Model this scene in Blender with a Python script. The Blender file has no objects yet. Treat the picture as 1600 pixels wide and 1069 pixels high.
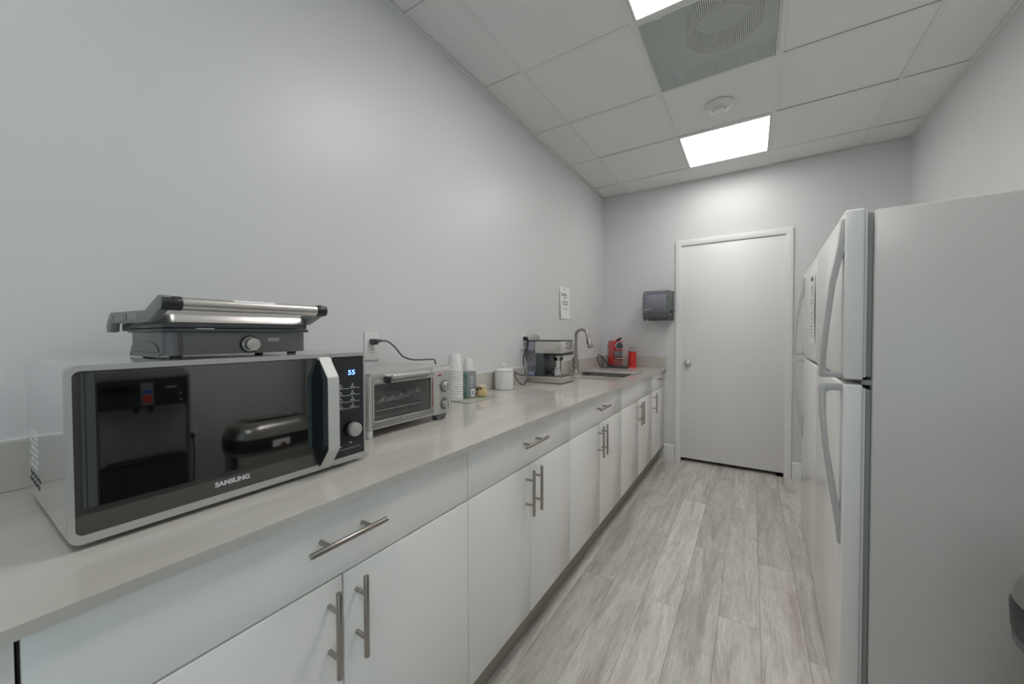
import bpy, bmesh, math, random
from mathutils import Vector, Matrix
PI = math.pi
random.seed(7)
sc = bpy.context.scene
COL = sc.collection

# ------------------------------------------------------------------ camera, world, light
W, YB, H = 2.378, 4.014, 2.72          # room width, far wall, ceiling height
YN = -1.9                              # wall behind the camera
cam_d = bpy.data.cameras.new('camera'); cam_d.sensor_width = 36; cam_d.lens = 587.65 / 1600 * 36
cam_d.clip_start = 0.02
cam = bpy.data.objects.new('camera', cam_d); COL.objects.link(cam)
yaw, pit, rol = 0.5666, -0.0195, -0.0033
f = Vector((-math.sin(yaw)*math.cos(pit), math.cos(yaw)*math.cos(pit), math.sin(pit)))
r = Vector((math.cos(yaw), math.sin(yaw), 0)); u = r.cross(f)
r2 = r*math.cos(rol) + u*math.sin(rol); u2 = -r*math.sin(rol) + u*math.cos(rol)
cam.matrix_world = Matrix(((r2.x, u2.x, -f.x, 1.371), (r2.y, u2.y, -f.y, 0), (r2.z, u2.z, -f.z, 1.2499), (0, 0, 0, 1)))
sc.camera = cam
world = bpy.data.worlds.new('world'); sc.world = world; world.use_nodes = True
world.node_tree.nodes['Background'].inputs[0].default_value = (0.52, 0.69, 0.78, 1)
world.node_tree.nodes['Background'].inputs[1].default_value = 0.6
PANEL = (4.1, 6.3, 4.3)                            # radiance of the ceiling light diffusers
sc.view_settings.view_transform = 'Standard'; sc.view_settings.look = 'None'
sc.cycles.diffuse_bounces = 6; sc.cycles.max_bounces = 12
sc.view_settings.exposure = 1.14; sc.view_settings.gamma = 1; sc.view_settings.use_curve_mapping = False

# ------------------------------------------------------------------ materials
def mat(name, color, rough=0.5, metal=0.0, spec=0.5, **kw):
    m = bpy.data.materials.new(name); m.use_nodes = True
    b = m.node_tree.nodes['Principled BSDF']
    b.inputs['Base Color'].default_value = (*color, 1)
    b.inputs['Roughness'].default_value = rough; b.inputs['Metallic'].default_value = metal
    b.inputs['Specular IOR Level'].default_value = spec
    for k, v in kw.items():
        b.inputs[k.replace('_', ' ')].default_value = v
    return m
def nd(m, t, **kw):
    n = m.node_tree.nodes.new(t)
    for k, v in kw.items():
        if k in n.inputs: n.inputs[k].default_value = v
        else: setattr(n, k, v)
    return n
def lk(m, a, b): m.node_tree.links.new(a, b)
def noise_bump(m, scale=80, strength=0.1, dist=0.001, detail=4, stretch=None):
    tc = nd(m, 'ShaderNodeTexCoord'); mp = nd(m, 'ShaderNodeMapping'); n = nd(m, 'ShaderNodeTexNoise', Scale=scale, Detail=detail)
    if stretch: mp.inputs['Scale'].default_value = stretch
    lk(m, tc.outputs['Object'], mp.inputs[0]); lk(m, mp.outputs[0], n.inputs['Vector'])
    b = nd(m, 'ShaderNodeBump', Strength=strength, Distance=dist)
    lk(m, n.outputs[0], b.inputs['Height']); lk(m, b.outputs[0], m.node_tree.nodes['Principled BSDF'].inputs['Normal'])
    return n, mp
def vary(m, c1, c2, scale=5, lo=.35, hi=.65, detail=6, stretch=None, rot=None):
    tc = nd(m, 'ShaderNodeTexCoord'); mp = nd(m, 'ShaderNodeMapping'); n = nd(m, 'ShaderNodeTexNoise', Scale=scale, Detail=detail)
    if stretch: mp.inputs['Scale'].default_value = stretch
    if rot: mp.inputs['Rotation'].default_value = rot
    cr = nd(m, 'ShaderNodeValToRGB'); cr.color_ramp.elements[0].position = lo; cr.color_ramp.elements[1].position = hi
    cr.color_ramp.elements[0].color = (*c1, 1); cr.color_ramp.elements[1].color = (*c2, 1)
    lk(m, tc.outputs['Object'], mp.inputs[0]); lk(m, mp.outputs[0], n.inputs['Vector']); lk(m, n.outputs[0], cr.inputs[0])
    lk(m, cr.outputs[0], m.node_tree.nodes['Principled BSDF'].inputs['Base Color'])
    return n, cr

M = {}
M['wall'] = mat('wall_paint', (.685, .69, .69), .40, spec=.5); noise_bump(M['wall'], 220, .06, .0006)
M['trim'] = mat('trim_paint', (.80, .80, .79), .3); noise_bump(M['trim'], 120, .03, .0005)
M['door'] = mat('door_paint', (.82, .815, .80), .38); noise_bump(M['door'], 90, .05, .0006)
M['tile'] = mat('ceiling_tile', (.60, .60, .59), .9, spec=.1)
vary(M['tile'], (.70, .70, .69), (.80, .80, .79), 160, .28, .5)
noise_bump(M['tile'], 190, .5, .0015, 6)
M['grid'] = mat('grid_metal', (.74, .74, .73), .45)
M['shadowgap'] = mat('plenum_dark', (.05, .05, .05), .9)
M['cab'] = mat('cabinet_gloss', (.92, .905, .87), .13, spec=.5); noise_bump(M['cab'], 9, .015, .002, 2)
M['cabbox'] = mat('cabinet_gap_dark', (.12, .112, .10), .5)  # carcass coloured dark, putting shade into the gaps between the fronts
M['toe'] = mat('toe_board', (.34, .30, .25), .6)
M['quartz'] = mat('quartz', (.37, .355, .325), .11)
vary(M['quartz'], (.50, .475, .43), (.60, .575, .53), 5, .3, .72, 10, (1.6, .5, 1), (0, 0, .5))
M['steel'] = mat('brushed_steel', (.66, .635, .60), .34, 1); noise_bump(M['steel'], 60, .12, .0004, 3, (1, 1, 30))
M['nickel'] = mat('brushed_nickel', (.40, .37, .335), .3, 1)
M['chrome'] = mat('chrome', (.62, .62, .62), .09, 1)
M['sinksteel'] = mat('sink_steel', (.62, .60, .57), .4, .6); noise_bump(M['sinksteel'], 50, .1, .0004, 3, (1, 30, 1))
M['silver'] = mat('silver_paint', (.56, .555, .535), .34, .55)
M['mwside'] = mat('microwave_shell', (.76, .77, .76), .12, .8)
M['blackgl'] = mat('black_gloss', (.012, .012, .013), .06)
M['blackpl'] = mat('black_plastic', (.02, .021, .022), .38)
M['grayp'] = mat('gray_plastic', (.15, .158, .155), .42)
M['dgray'] = mat('dark_gray_plastic', (.055, .06, .062), .35)
M['pressgray'] = mat('graphite_paint', (.15, .15, .147), .34, .3)
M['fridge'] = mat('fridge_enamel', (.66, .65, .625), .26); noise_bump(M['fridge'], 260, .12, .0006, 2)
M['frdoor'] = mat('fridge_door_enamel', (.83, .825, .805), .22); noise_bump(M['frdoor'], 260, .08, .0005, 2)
M['frhandle'] = mat('fridge_handle_plastic', (.52, .52, .505), .3)
M['gasket'] = mat('gasket_rubber', (.30, .315, .31), .6)
M['gap'] = mat('dark_gap', (.04, .045, .045), .7)
M['white'] = mat('white_plastic', (.72, .72, .70), .3)
M['paper'] = mat('paper', (.86, .87, .86), .8, spec=.2)
M['cup'] = mat('paper_cup', (.78, .78, .765), .55)
M['ceramic'] = mat('white_ceramic', (.75, .75, .73), .15)
M['ink'] = mat('ink', (.12, .12, .13), .8)
M['inkfaint'] = mat('faint_ink', (.38, .42, .40), .8)
M['mark'] = mat('pale_print', (.62, .63, .64), .5)
M['red'] = mat('red_gloss', (.66, .035, .028), .2)
M['redflat'] = mat('red_side_panel', (.64, .10, .09), .32)
M['redlens'] = mat('red_lens', (.35, .04, .035), .25)
M['blue'] = mat('blue_mark', (.02, .05, .4), .4)
M['brown'] = mat('brown_seal', (.085, .07, .062), .4)
M['foil'] = mat('foil', (.86, .85, .82), .3, .45); noise_bump(M['foil'], 110, .9, .004, 4)
M['soot'] = mat('oven_lining', (.62, .61, .59), .4, .4)
M['teal'] = mat('teal_card', (.20, .34, .31), .55)
M['cardgray'] = mat('gray_card', (.24, .255, .265), .55)
M['honey'] = mat('yellow_glaze', (.66, .50, .25), .3)
M['straw'] = mat('pale_lid', (.62, .56, .38), .6)
M['leaf'] = mat('leaf_green', (.045, .10, .03), .5)
M['berry'] = mat('dark_berry', (.16, .02, .02), .35)
M['orange'] = mat('orange_bloom', (.62, .22, .08), .5)
M['perf'] = mat('perforated_metal', (.60, .64, .615), .5, .1)
M['duct'] = mat('duct_inside', (.62, .65, .63), .7)
M['collar'] = mat('duct_collar', (.32, .29, .27), .7)
M['wood'] = mat('cable_black', (.018, .018, .02), .45)
M['cord'] = mat('gray_cord', (.10, .10, .105), .45)
M['blackout'] = mat('socket_slot', (.03, .03, .03), .6)
M['binsteel'] = mat('bin_steel', (.46, .435, .405), .3, 1)
M['coolerbody'] = mat('cooler_panel', (.13, .132, .135), .4, .2)
def glassy(name, tint, gloss=.12, rough=.02, thick=0.5):
    m = bpy.data.materials.new(name); m.use_nodes = True; nt = m.node_tree; nt.nodes.clear()
    o = nt.nodes.new('ShaderNodeOutputMaterial'); t = nt.nodes.new('ShaderNodeBsdfTransparent'); g = nt.nodes.new('ShaderNodeBsdfPrincipled')
    g.inputs['Base Color'].default_value = (*[c*.6 for c in tint], 1); g.inputs['Roughness'].default_value = rough
    mx = nt.nodes.new('ShaderNodeMixShader'); t.inputs[0].default_value = (*tint, 1); mx.inputs[0].default_value = gloss
    nt.links.new(t.outputs[0], mx.inputs[1]); nt.links.new(g.outputs[0], mx.inputs[2]); nt.links.new(mx.outputs[0], o.inputs[0])
    return m
M['clear'] = glassy('clear_plastic', (.93, .94, .98), .14)
M['ovenglass'] = glassy('oven_glass', (.93, .93, .92), .07)
M['smoke'] = glassy('smoked_plastic', (.56, .555, .62), .40, .10)
M['clearside'] = glassy('clear_side_plastic', (.72, .78, .76), .3, .2)
M['mat_glass'] = mat('pale_glass', (.42, .45, .36), .08)
M['window_tint'] = mat('mirrored_dark_glass', (.235, .24, .235), .03, 1)
M['window_edge'] = mat('dark_glass_border', (.075, .07, .065), .05, .35, spec=1)
M['pane'] = glassy('window_glass', (.95, .97, .97), .08)
def emis(name, color, s):
    m = bpy.data.materials.new(name); m.use_nodes = True; b = m.node_tree.nodes['Principled BSDF']
    b.inputs['Base Color'].default_value = (.8, .8, .8, 1); b.inputs['Emission Color'].default_value = (*color, 1); b.inputs['Emission Strength'].default_value = s
    return m
for i in range(3): M['panel%d' % i] = emis('light_diffuser', (1, .985, .965), PANEL[i])
M['led'] = emis('blue_led', (.06, .22, 1), 1.6)
# vinyl planks: grain runs along y, every plank shifted by its own random number
m = mat('vinyl_plank', (.4, .38, .35), .36); M['plank'] = m
tc = nd(m, 'ShaderNodeTexCoord'); oi = nd(m, 'ShaderNodeObjectInfo'); sh = nd(m, 'ShaderNodeVectorMath', operation='MULTIPLY_ADD')
cb = nd(m, 'ShaderNodeCombineXYZ'); 
for i in range(3): lk(m, oi.outputs['Random'], cb.inputs[i])
sh.inputs[1].default_value = (31, 17, 9)
lk(m, cb.outputs[0], sh.inputs[0]); lk(m, tc.outputs['Object'], sh.inputs[2])
mp = nd(m, 'ShaderNodeMapping'); mp.inputs['Scale'].default_value = (1, .12, 1); lk(m, sh.outputs[0], mp.inputs[0])
n1 = nd(m, 'ShaderNodeTexNoise', Scale=15, Detail=9, Roughness=.70, Distortion=.55); lk(m, mp.outputs[0], n1.inputs['Vector'])
mp2 = nd(m, 'ShaderNodeMapping'); mp2.inputs['Scale'].default_value = (1, .09, 1); lk(m, sh.outputs[0], mp2.inputs[0])
n2 = nd(m, 'ShaderNodeTexNoise', Scale=120, Detail=5, Roughness=.7, Distortion=.8); lk(m, mp2.outputs[0], n2.inputs['Vector'])
cr = nd(m, 'ShaderNodeValToRGB'); e = cr.color_ramp.elements
e[0].position = .33; e[0].color = (.42, .38, .345, 1); e[1].position = .70; e[1].color = (.77, .745, .705, 1)
ee = e.new(.5); ee.color = (.61, .57, .53, 1); lk(m, n1.outputs[0], cr.inputs[0])
cr2 = nd(m, 'ShaderNodeValToRGB'); cr2.color_ramp.elements[0].position = .36; cr2.color_ramp.elements[0].color = (.72, .715, .70, 1); cr2.color_ramp.elements[1].position = .60; cr2.color_ramp.elements[1].color = (1.1, 1.1, 1.1, 1)
lk(m, n2.outputs[0], cr2.inputs[0])
mx = nd(m, 'ShaderNodeMix', data_type='RGBA', blend_type='MULTIPLY'); mx.inputs[0].default_value = .55
lk(m, cr.outputs[0], mx.inputs[6]); lk(m, cr2.outputs[0], mx.inputs[7])
ma = nd(m, 'ShaderNodeMapRange'); ma.inputs[3].default_value = .88; ma.inputs[4].default_value = 1.10; lk(m, oi.outputs['Random'], ma.inputs[0])
mx2 = nd(m, 'ShaderNodeVectorMath', operation='SCALE'); lk(m, mx.outputs[2], mx2.inputs[0]); lk(m, ma.outputs[0], mx2.inputs['Scale'])
lk(m, mx2.outputs[0], m.node_tree.nodes['Principled BSDF'].inputs['Base Color'])
bp = nd(m, 'ShaderNodeBump', Strength=.25, Distance=.001); lk(m, n2.outputs[0], bp.inputs['Height']); lk(m, bp.outputs[0], m.node_tree.nodes['Principled BSDF'].inputs['Normal'])

# ------------------------------------------------------------------ mesh helpers (everything adds to a bmesh)
def bm_(): return bmesh.new()
def box(b, x0, x1, y0, y1, z0, z1, bev=0, seg=2, rot=None, about=None):
    t = bmesh.new(); bmesh.ops.create_cube(t, size=1)
    for v in t.verts:
        v.co = Vector(((x0+x1)/2 + v.co.x*(x1-x0), (y0+y1)/2 + v.co.y*(y1-y0), (z0+z1)/2 + v.co.z*(z1-z0)))
    if bev: bmesh.ops.bevel(t, geom=t.edges[:], offset=bev, segments=seg, affect='EDGES', profile=.5)
    if rot is not None: bmesh.ops.rotate(t, verts=t.verts[:], cent=about or Vector(((x0+x1)/2, (y0+y1)/2, (z0+z1)/2)), matrix=rot)
    merge(b, t); return b
def merge(b, t):
    me = bpy.data.meshes.new('tmp'); t.to_mesh(me); t.free(); b.from_mesh(me); bpy.data.meshes.remove(me)
def cyl(b, p, q, r, r2=None, n=20, bev=0):
    p, q = Vector(p), Vector(q); r2 = r if r2 is None else r2
    t = bmesh.new(); L = (q-p).length
    bmesh.ops.create_cone(t, cap_ends=True, segments=n, radius1=r, radius2=r2, depth=L)
    if bev:
        es = [e for e in t.edges if len(e.link_faces) == 2 and any(len(fc.verts) > 4 for fc in e.link_faces)]
        bmesh.ops.bevel(t, geom=es, offset=bev, segments=2, affect='EDGES', profile=.5)
    mtx = Matrix.Translation((p+q)/2) @ (q-p).to_track_quat('Z', 'Y').to_matrix().to_4x4()
    bmesh.ops.transform(t, matrix=mtx, verts=t.verts[:]); merge(b, t); return b
def lathe(b, prof, c=(0, 0, 0), n=32):
    rings = []
    for rr, z in prof:
        rings.append([b.verts.new((c[0]+rr*math.cos(2*PI*i/n), c[1]+rr*math.sin(2*PI*i/n), c[2]+z)) for i in range(n)] if rr > 1e-6 else [b.verts.new((c[0], c[1], c[2]+z))])
    for a, d in zip(rings, rings[1:]):
        for i in range(n):
            j = (i+1) % n
            if len(a) == 1 and len(d) == 1: continue
            if len(a) == 1: b.faces.new((a[0], d[i], d[j]))
            elif len(d) == 1: b.faces.new((a[i], a[j], d[0]))
            else: b.faces.new((a[i], a[j], d[j], d[i]))
    return b
def prism(b, pts, axis, a0, a1, bev=0):
    t = bmesh.new()
    def mk(p, a):
        return {'x': (a, p[0], p[1]), 'y': (p[0], a, p[1]), 'z': (p[0], p[1], a)}[axis]
    v0 = [t.verts.new(mk(p, a0)) for p in pts]; v1 = [t.verts.new(mk(p, a1)) for p in pts]
    n = len(pts); t.faces.new(v0); t.faces.new(v1[::-1])
    for i in range(n): t.faces.new((v0[i], v0[(i+1) % n], v1[(i+1) % n], v1[i]))
    bmesh.ops.recalc_face_normals(t, faces=t.faces[:])
    if bev: bmesh.ops.bevel(t, geom=t.edges[:], offset=bev, segments=2, affect='EDGES', profile=.5)
    merge(b, t); return b
def spline(pts, n=8):
    P = [Vector(p) for p in pts]; P = [P[0]*2-P[1]] + P + [P[-1]*2-P[-2]]; out = []
    for i in range(1, len(P)-2):
        for k in range(n):
            t = k/n
            out.append(.5*((2*P[i]) + (-P[i-1]+P[i+1])*t + (2*P[i-1]-5*P[i]+4*P[i+1]-P[i+2])*t*t + (-P[i-1]+3*P[i]-3*P[i+1]+P[i+2])*t**3))
    out.append(P[-2]); return out
def tube(b, pts, r, n=10, rf=None):
    rings = []; N = len(pts); pts = [Vector(p) for p in pts]
    up = Vector((0, 0, 1)); prev = None
    for i, p in enumerate(pts):
        d = (pts[min(i+1, N-1)]-pts[max(i-1, 0)]).normalized()
        if prev is None:
            a = d.cross(up); a = a.normalized() if a.length > .01 else Vector((1, 0, 0))
        else: a = (prev - d*prev.dot(d)).normalized()
        prev = a; c = d.cross(a); rr = rf(i/(N-1)) if rf else r
        rings.append([b.verts.new(p + (a*math.cos(2*PI*k/n)+c*math.sin(2*PI*k/n))*rr) for k in range(n)])
    for A, B in zip(rings, rings[1:]):
        for k in range(n): b.faces.new((A[k], A[(k+1) % n], B[(k+1) % n], B[k]))
    b.faces.new(rings[0][::-1]); b.faces.new(rings[-1]); return b
def rrect(x0, x1, y0, y1, r, n=6):
    out = []
    for cx, cy, a in ((x1-r, y1-r, 0), (x0+r, y1-r, PI/2), (x0+r, y0+r, PI), (x1-r, y0+r, 1.5*PI)):
        for k in range(n+1): out.append((cx+r*math.cos(a+k*PI/2/n), cy+r*math.sin(a+k*PI/2/n)))
    return out
def loft(b, rings, cap=True):
    R = [[b.verts.new(p) for p in ring] for ring in rings]; n = len(R[0])
    for A, B in zip(R, R[1:]):
        for k in range(n): b.faces.new((A[k], A[(k+1) % n], B[(k+1) % n], B[k]))
    if cap: b.faces.new(R[0][::-1]); b.faces.new(R[-1])
    return b
def frame(b, axis, a0, a1, o, i, bev=0):      # rectangular ring; o and i = (u0,u1,v0,v1) outer / inner
    ou, iu = o, i
    for (p, q, s, t) in ((ou[0], iu[0], ou[2], ou[3]), (iu[1], ou[1], ou[2], ou[3]), (iu[0], iu[1], ou[2], iu[2]), (iu[0], iu[1], iu[3], ou[3])):
        if q-p < 1e-6 or t-s < 1e-6: continue
        if axis == 'x': box(b, a0, a1, p, q, s, t, bev)
        elif axis == 'y': box(b, p, q, a0, a1, s, t, bev)
        else: box(b, p, q, s, t, a0, a1, bev)
    return b
def finish(b, name, m, smooth=35):
    bmesh.ops.recalc_face_normals(b, faces=b.faces[:])
    me = bpy.data.meshes.new(name); b.to_mesh(me); b.free(); me.materials.append(M[m] if isinstance(m, str) else m)
    if smooth:
        for p in me.polygons: p.use_smooth = True
        me.set_sharp_from_angle(angle=math.radians(smooth))
    return me
ROOTLOC = {}
def part(name, b, m, parent=None, smooth=35, label=None, kind=None):
    """one mesh object; coordinates are given in world space unless the parent was made with local=True"""
    me = finish(b, name, m, smooth)
    o = bpy.data.objects.new(name, me); COL.objects.link(o)
    if parent is not None:
        off = ROOTLOC.get(parent.name, Vector((0, 0, 0)))
        me.transform(Matrix.Translation(-off)); ROOTLOC[o.name] = off; o.parent = parent
    if label: o['label'] = label
    if kind: o['kind'] = kind
    return o
def thing(name, label, cat, loc=(0, 0, 0), group=None, rz=0, local=False):
    o = bpy.data.objects.new(name, None); COL.objects.link(o); o.location = loc; o.rotation_euler = (0, 0, rz); o.empty_display_size = .05
    ROOTLOC[o.name] = Vector((0, 0, 0)) if local else Vector(loc)
    o['label'] = label; o['category'] = cat
    if group: o['group'] = group
    return o
def single(name, b, m, label, cat, loc=(0, 0, 0), group=None, smooth=35):
    me = finish(b, name, m, smooth); me.transform(Matrix.Translation(-Vector(loc)))
    o = bpy.data.objects.new(name, me); COL.objects.link(o); o.location = loc; o['label'] = label; o['category'] = cat; ROOTLOC[o.name] = Vector(loc)
    if group: o['group'] = group
    return o
def struct(name, b=None, m=None, smooth=35):
    if b is None: o = bpy.data.objects.new(name, None); COL.objects.link(o)
    else:
        o = bpy.data.objects.new(name, finish(b, name, m, smooth)); COL.objects.link(o)
    o['kind'] = 'structure'; ROOTLOC[o.name] = Vector((0, 0, 0)); return o
def text(name, s, size, m, parent, pos, facing='+x', bold=0, ext=.0004, width=None, label=None):
    cu = bpy.data.curves.new(name, 'FONT'); cu.body = s; cu.size = size; cu.extrude = ext; cu.offset = bold; cu.align_x = 'CENTER'; cu.align_y = 'CENTER'
    t = bpy.data.objects.new(name, cu); COL.objects.link(t); bpy.context.view_layer.update()
    me = bpy.data.meshes.new_from_object(t.evaluated_get(bpy.context.evaluated_depsgraph_get())); bpy.data.objects.remove(t); bpy.data.curves.remove(cu)
    if width:
        xs = [v.co.x for v in me.vertices]; k = width/(max(xs)-min(xs))
        for v in me.vertices: v.co.x *= k
    rot = {'+x': Matrix(((0, 0, 1), (1, 0, 0), (0, 1, 0))), '-x': Matrix(((0, 0, -1), (-1, 0, 0), (0, 1, 0)))}[facing].to_4x4()
    off = ROOTLOC.get(parent.name, Vector((0, 0, 0)))
    me.transform(Matrix.Translation(Vector(pos)-off) @ rot); me.materials.clear(); me.materials.append(M[m])
    o = bpy.data.objects.new(name, me); COL.objects.link(o); o.parent = parent
    if label: o['label'] = label
    return o
CT = .914                                 # counter top height

# ------------------------------------------------------------------ room shell
struct('wall_left', box(bm_(), -.12, 0, YN-.12, YB+.12, 0, H+.15), 'wall')
b = bm_()      # with an unseen open doorway added beside the photographer for side light
for a in ((YN-.12, -1.45, 0, H+.15), (-.35, YB+.12, 0, H+.15), (-1.45, -.35, 2.1, H+.15)): box(b, W, W+.12, a[0], a[1], a[2], a[3])
struct('wall_right', b, 'wall', 0)
struct('added_doorway_trim', frame(bm_(), 'x', W-.015, W+.125, (-1.51, -.29, -.06, 2.16), (-1.44, -.36, -.07, 2.09), .003), 'trim')  # casing of the added, unseen doorway
b = bm_(); DX0, DX1, DZ = .770, 1.633, 2.118
for a in ((0, DX0, 0, H+.15), (DX1, W, 0, H+.15), (DX0, DX1, DZ, H+.15)): box(b, a[0], a[1], YB, YB+.12, a[2], a[3])
struct('wall_back', b, 'wall', 0)
struct('dark_door_backing', box(bm_(), DX0, DX1, YB+.125, YB+.15, -.01, DZ+.05), 'gap')  # dark sheet behind the door, giving the shade in the gap beneath it
# wall behind the photographer, with an unseen window added to let in pale daylight
b = bm_()
for a in ((0, .85, 0, H+.15), (2.25, W, 0, H+.15), (.85, 2.25, 0, .9), (.85, 2.25, 2.3, H+.15)): box(b, a[0], a[1], YN-.12, YN, a[2], a[3])
struct('wall_front', b, 'wall', 0)
w = struct('added_window')
part('window_frame', frame(bm_(), 'y', YN-.09, YN-.03, (.85, 2.25, .90, 2.3), (.90, 2.20, .95, 2.25), .004), 'trim', w)
part('pane', box(bm_(), .90, 2.20, YN-.065, YN-.06, .95, 2.25), 'pane', w)
part('window_sill', box(bm_(), .81, 2.29, YN-.09, YN+.04, .87, .90, .004), 'trim', w)

# floor: sub floor + vinyl planks, each its own piece
fl = struct('floor', box(bm_(), -.12, W+.12, YN-.12, YB+.12, -.05, -.006), 'gap')
PW, PL = .1553, 1.245
meshes = {}
starts = {0: 1.865, 1: 2.435, 2: 1.83, 3: 2.43, 4: 1.88, 5: 2.427}
for c in range(-1, 12):
    x0 = .636 + c*PW; x1 = min(x0+PW, W)
    if x0 > W-.01: continue
    ys = starts.get(c, 1.15 if c == -1 else (1.87 + (.6 if c % 2 else 0) + random.uniform(-.08, .08)))
    k = math.floor((YN-ys)/PL)
    while ys + k*PL < YB:
        y0 = max(ys+k*PL, YN); y1 = min(ys+(k+1)*PL, YB+.12 if .8 < (x0+x1)/2 < 1.6 else YB); k += 1
        if y1-y0 < .02: continue
        key = (round(x1-x0, 3), round(y1-y0, 3))
        if key not in meshes:
            meshes[key] = finish(box(bm_(), -(x1-x0)/2+.0004, (x1-x0)/2-.0004, -(y1-y0)/2+.0004, (y1-y0)/2-.0004, -.0055, 0, .0006, 1), 'plank', 'plank')
        o = bpy.data.objects.new('plank', meshes[key]); COL.objects.link(o); o.parent = fl; o.location = ((x0+x1)/2, (y0+y1)/2, 0)

# ceiling: slab above, T-bar grid, individual lay-in tiles
X1, X2, X3, X4 = .2739, .8832, 1.4895, 2.0905
XS = [0, X1, X2, X3, X4, W]
rows = [3.6932 - .6166*k for k in range(10)]
YS = sorted([y for y in rows if y > YN+.05] + [YN, YB])
ce = struct('ceiling', box(bm_(), -.12, W+.12, YN-.12, YB+.12, H+.10, H+.15), 'shadowgap')
T = .012
LIGHTS = []; 
def rowi(y): return min(range(len(YS)), key=lambda i: abs(YS[i]-y))
special = {(2, rowi(3.0735)): 'light', (2, rowi(1.8432)): 'vent', (2, rowi(1.2266)): 'light', (2, rowi(-.6232)): 'light'}
for i in range(5):
    for j in range(len(YS)-1):
        x0, x1, y0, y1 = XS[i], XS[i+1], YS[j], YS[j+1]
        if (i, j) in special: continue
        tb = bm_(); dz = random.uniform(0, .0035)
        box(tb, -(x1-x0)/2+.004, (x1-x0)/2-.004, -(y1-y0)/2+.004, (y1-y0)/2-.004, 0, .016, .001, 1)
        me = finish(tb, 'ceiling_tile', 'tile'); o = bpy.data.objects.new('ceiling_tile', me); COL.objects.link(o); o.parent = ce
        o.location = ((x0+x1)/2 + random.uniform(-.002, .002), (y0+y1)/2 + random.uniform(-.002, .002), H+.0015+dz)
        o.rotation_euler = (random.uniform(-.003, .003), random.uniform(-.003, .003), random.uniform(-.002, .002))
for x in XS[1:-1]:
    b = bm_()
    prism(b, [(x-T, H), (x+T, H), (x+T, H+.001), (x+.001, H+.001), (x+.001, H+.035), (x-.001, H+.035), (x-.001, H+.001), (x-T, H+.001)], 'y', YN, YB)
    part('main_runner', b, 'grid', ce, 0)
for y in YS[1:-1]:
    for x0, x1 in zip(XS, XS[1:]):
        b = bm_(); box(b, x0+(T if x0 else 0), x1-(T if x1 < W else 0), y-T, y+T, H-.0002, H+.001); box(b, x0, x1, y-.001, y+.001, H+.001, H+.03)
        part('cross_tee', b, 'grid', ce, 0)
for nm, a in (('trim_2', (0, .021, YN, YB)), ('trim_3', (W-.021, W, YN, YB)), ('trim_4', (.021, W-.021, YB-.021, YB)), ('trim_5', (.021, W-.021, YN, YN+.021))):
    struct(nm, box(bm_(), a[0], a[1], a[2], a[3], H-.0015, H+.0005, .0003, 1), 'grid')

def ceil_light(y0, label, lamp):
    x0, x1 = X2+T+.001, X3-T-.001; y1 = y0+.6166-T-.001; y0 = y0+T+.001
    t = thing('ceiling_light', label, 'ceiling light', ((x0+x1)/2, (y0+y1)/2, H), 'recessed light panels in the ceiling')
    part('housing', box(bm_(), x0-.004, x1+.004, y0-.004, y1+.004, H+.025, H+.08), 'white', t)
    part('frame', frame(bm_(), 'z', H-.001, H+.025, (x0, x1, y0, y1), (x0+.011, x1-.011, y0+.014, y1-.006), .001), 'white', t)
    part('diffuser', box(bm_(), x0+.010, x1-.010, y0+.012, y1-.005, H+.006, H+.010), 'panel%d' % lamp, t)
ceil_light(3.0735, 'square glowing light panel recessed in ceiling just before the back door', 2)
ceil_light(1.2266, 'glowing light panel at the top edge, beyond the perforated vent', 1)
ceil_light(-.6232, 'glowing ceiling light panel above and behind the photographer', 0)
# perforated return-air grille
x0, x1, y0, y1 = X2+T+.001, X3-T-.001, 1.8432+T+.001, 2.4598-T-.001
t = thing('ceiling_vent', 'gray-green perforated square ceiling vent with a round duct behind it', 'vent', ((x0+x1)/2, (y0+y1)/2, H))
b = bm_(); N = 66; gx = (x1-x0-.016)/N; gy = (y1-y0-.016)/N; hx = gx*.30; V = {}
for i in range(N+1):
    for j in range(N+1): V[i, j] = b.verts.new((x0+.008+i*gx, y0+.008+j*gy, H-.002))
for i in range(N):
    for j in range(N):
        cx, cy = x0+.008+(i+.5)*gx, y0+.008+(j+.5)*gy
        q = [b.verts.new((cx+sx*hx, cy+sy*hx, H-.002)) for sx, sy in ((-1, -1), (1, -1), (1, 1), (-1, 1))]
        o4 = [V[i, j], V[i+1, j], V[i+1, j+1], V[i, j+1]]
        for k in range(4): b.faces.new((o4[k], o4[(k+1) % 4], q[(k+1) % 4], q[k]))
pf = part('perforated_panel', b, 'perf', t, 0)
part('frame', frame(bm_(), 'z', H-.004, H+.012, (x0, x1, y0, y1), (x0+.009, x1-.009, y0+.009, y1-.009), .001), 'perf', t)
cx, cy = (x0+x1)/2+.06, (y0+y1)/2-.05
b = bm_(); box(b, x0, x1, y0, y1, H+.085, H+.09); frame(b, 'z', H+.012, H+.086, (x0, x1, y0, y1), (x0+.002, x1-.002, y0+.002, y1-.002))
part('plenum_box', b, 'duct', t)
part('duct_collar', lathe(bm_(), [(.135, .004), (.135, .083), (.165, .083), (.165, .004), (.135, .004)], (cx, cy, H)), 'collar', t)
part('label_strip', box(bm_(), x0+.085, x0+.115, y0+.010, y0+.016, H-.0045, H-.002), 'paper', t)
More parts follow.
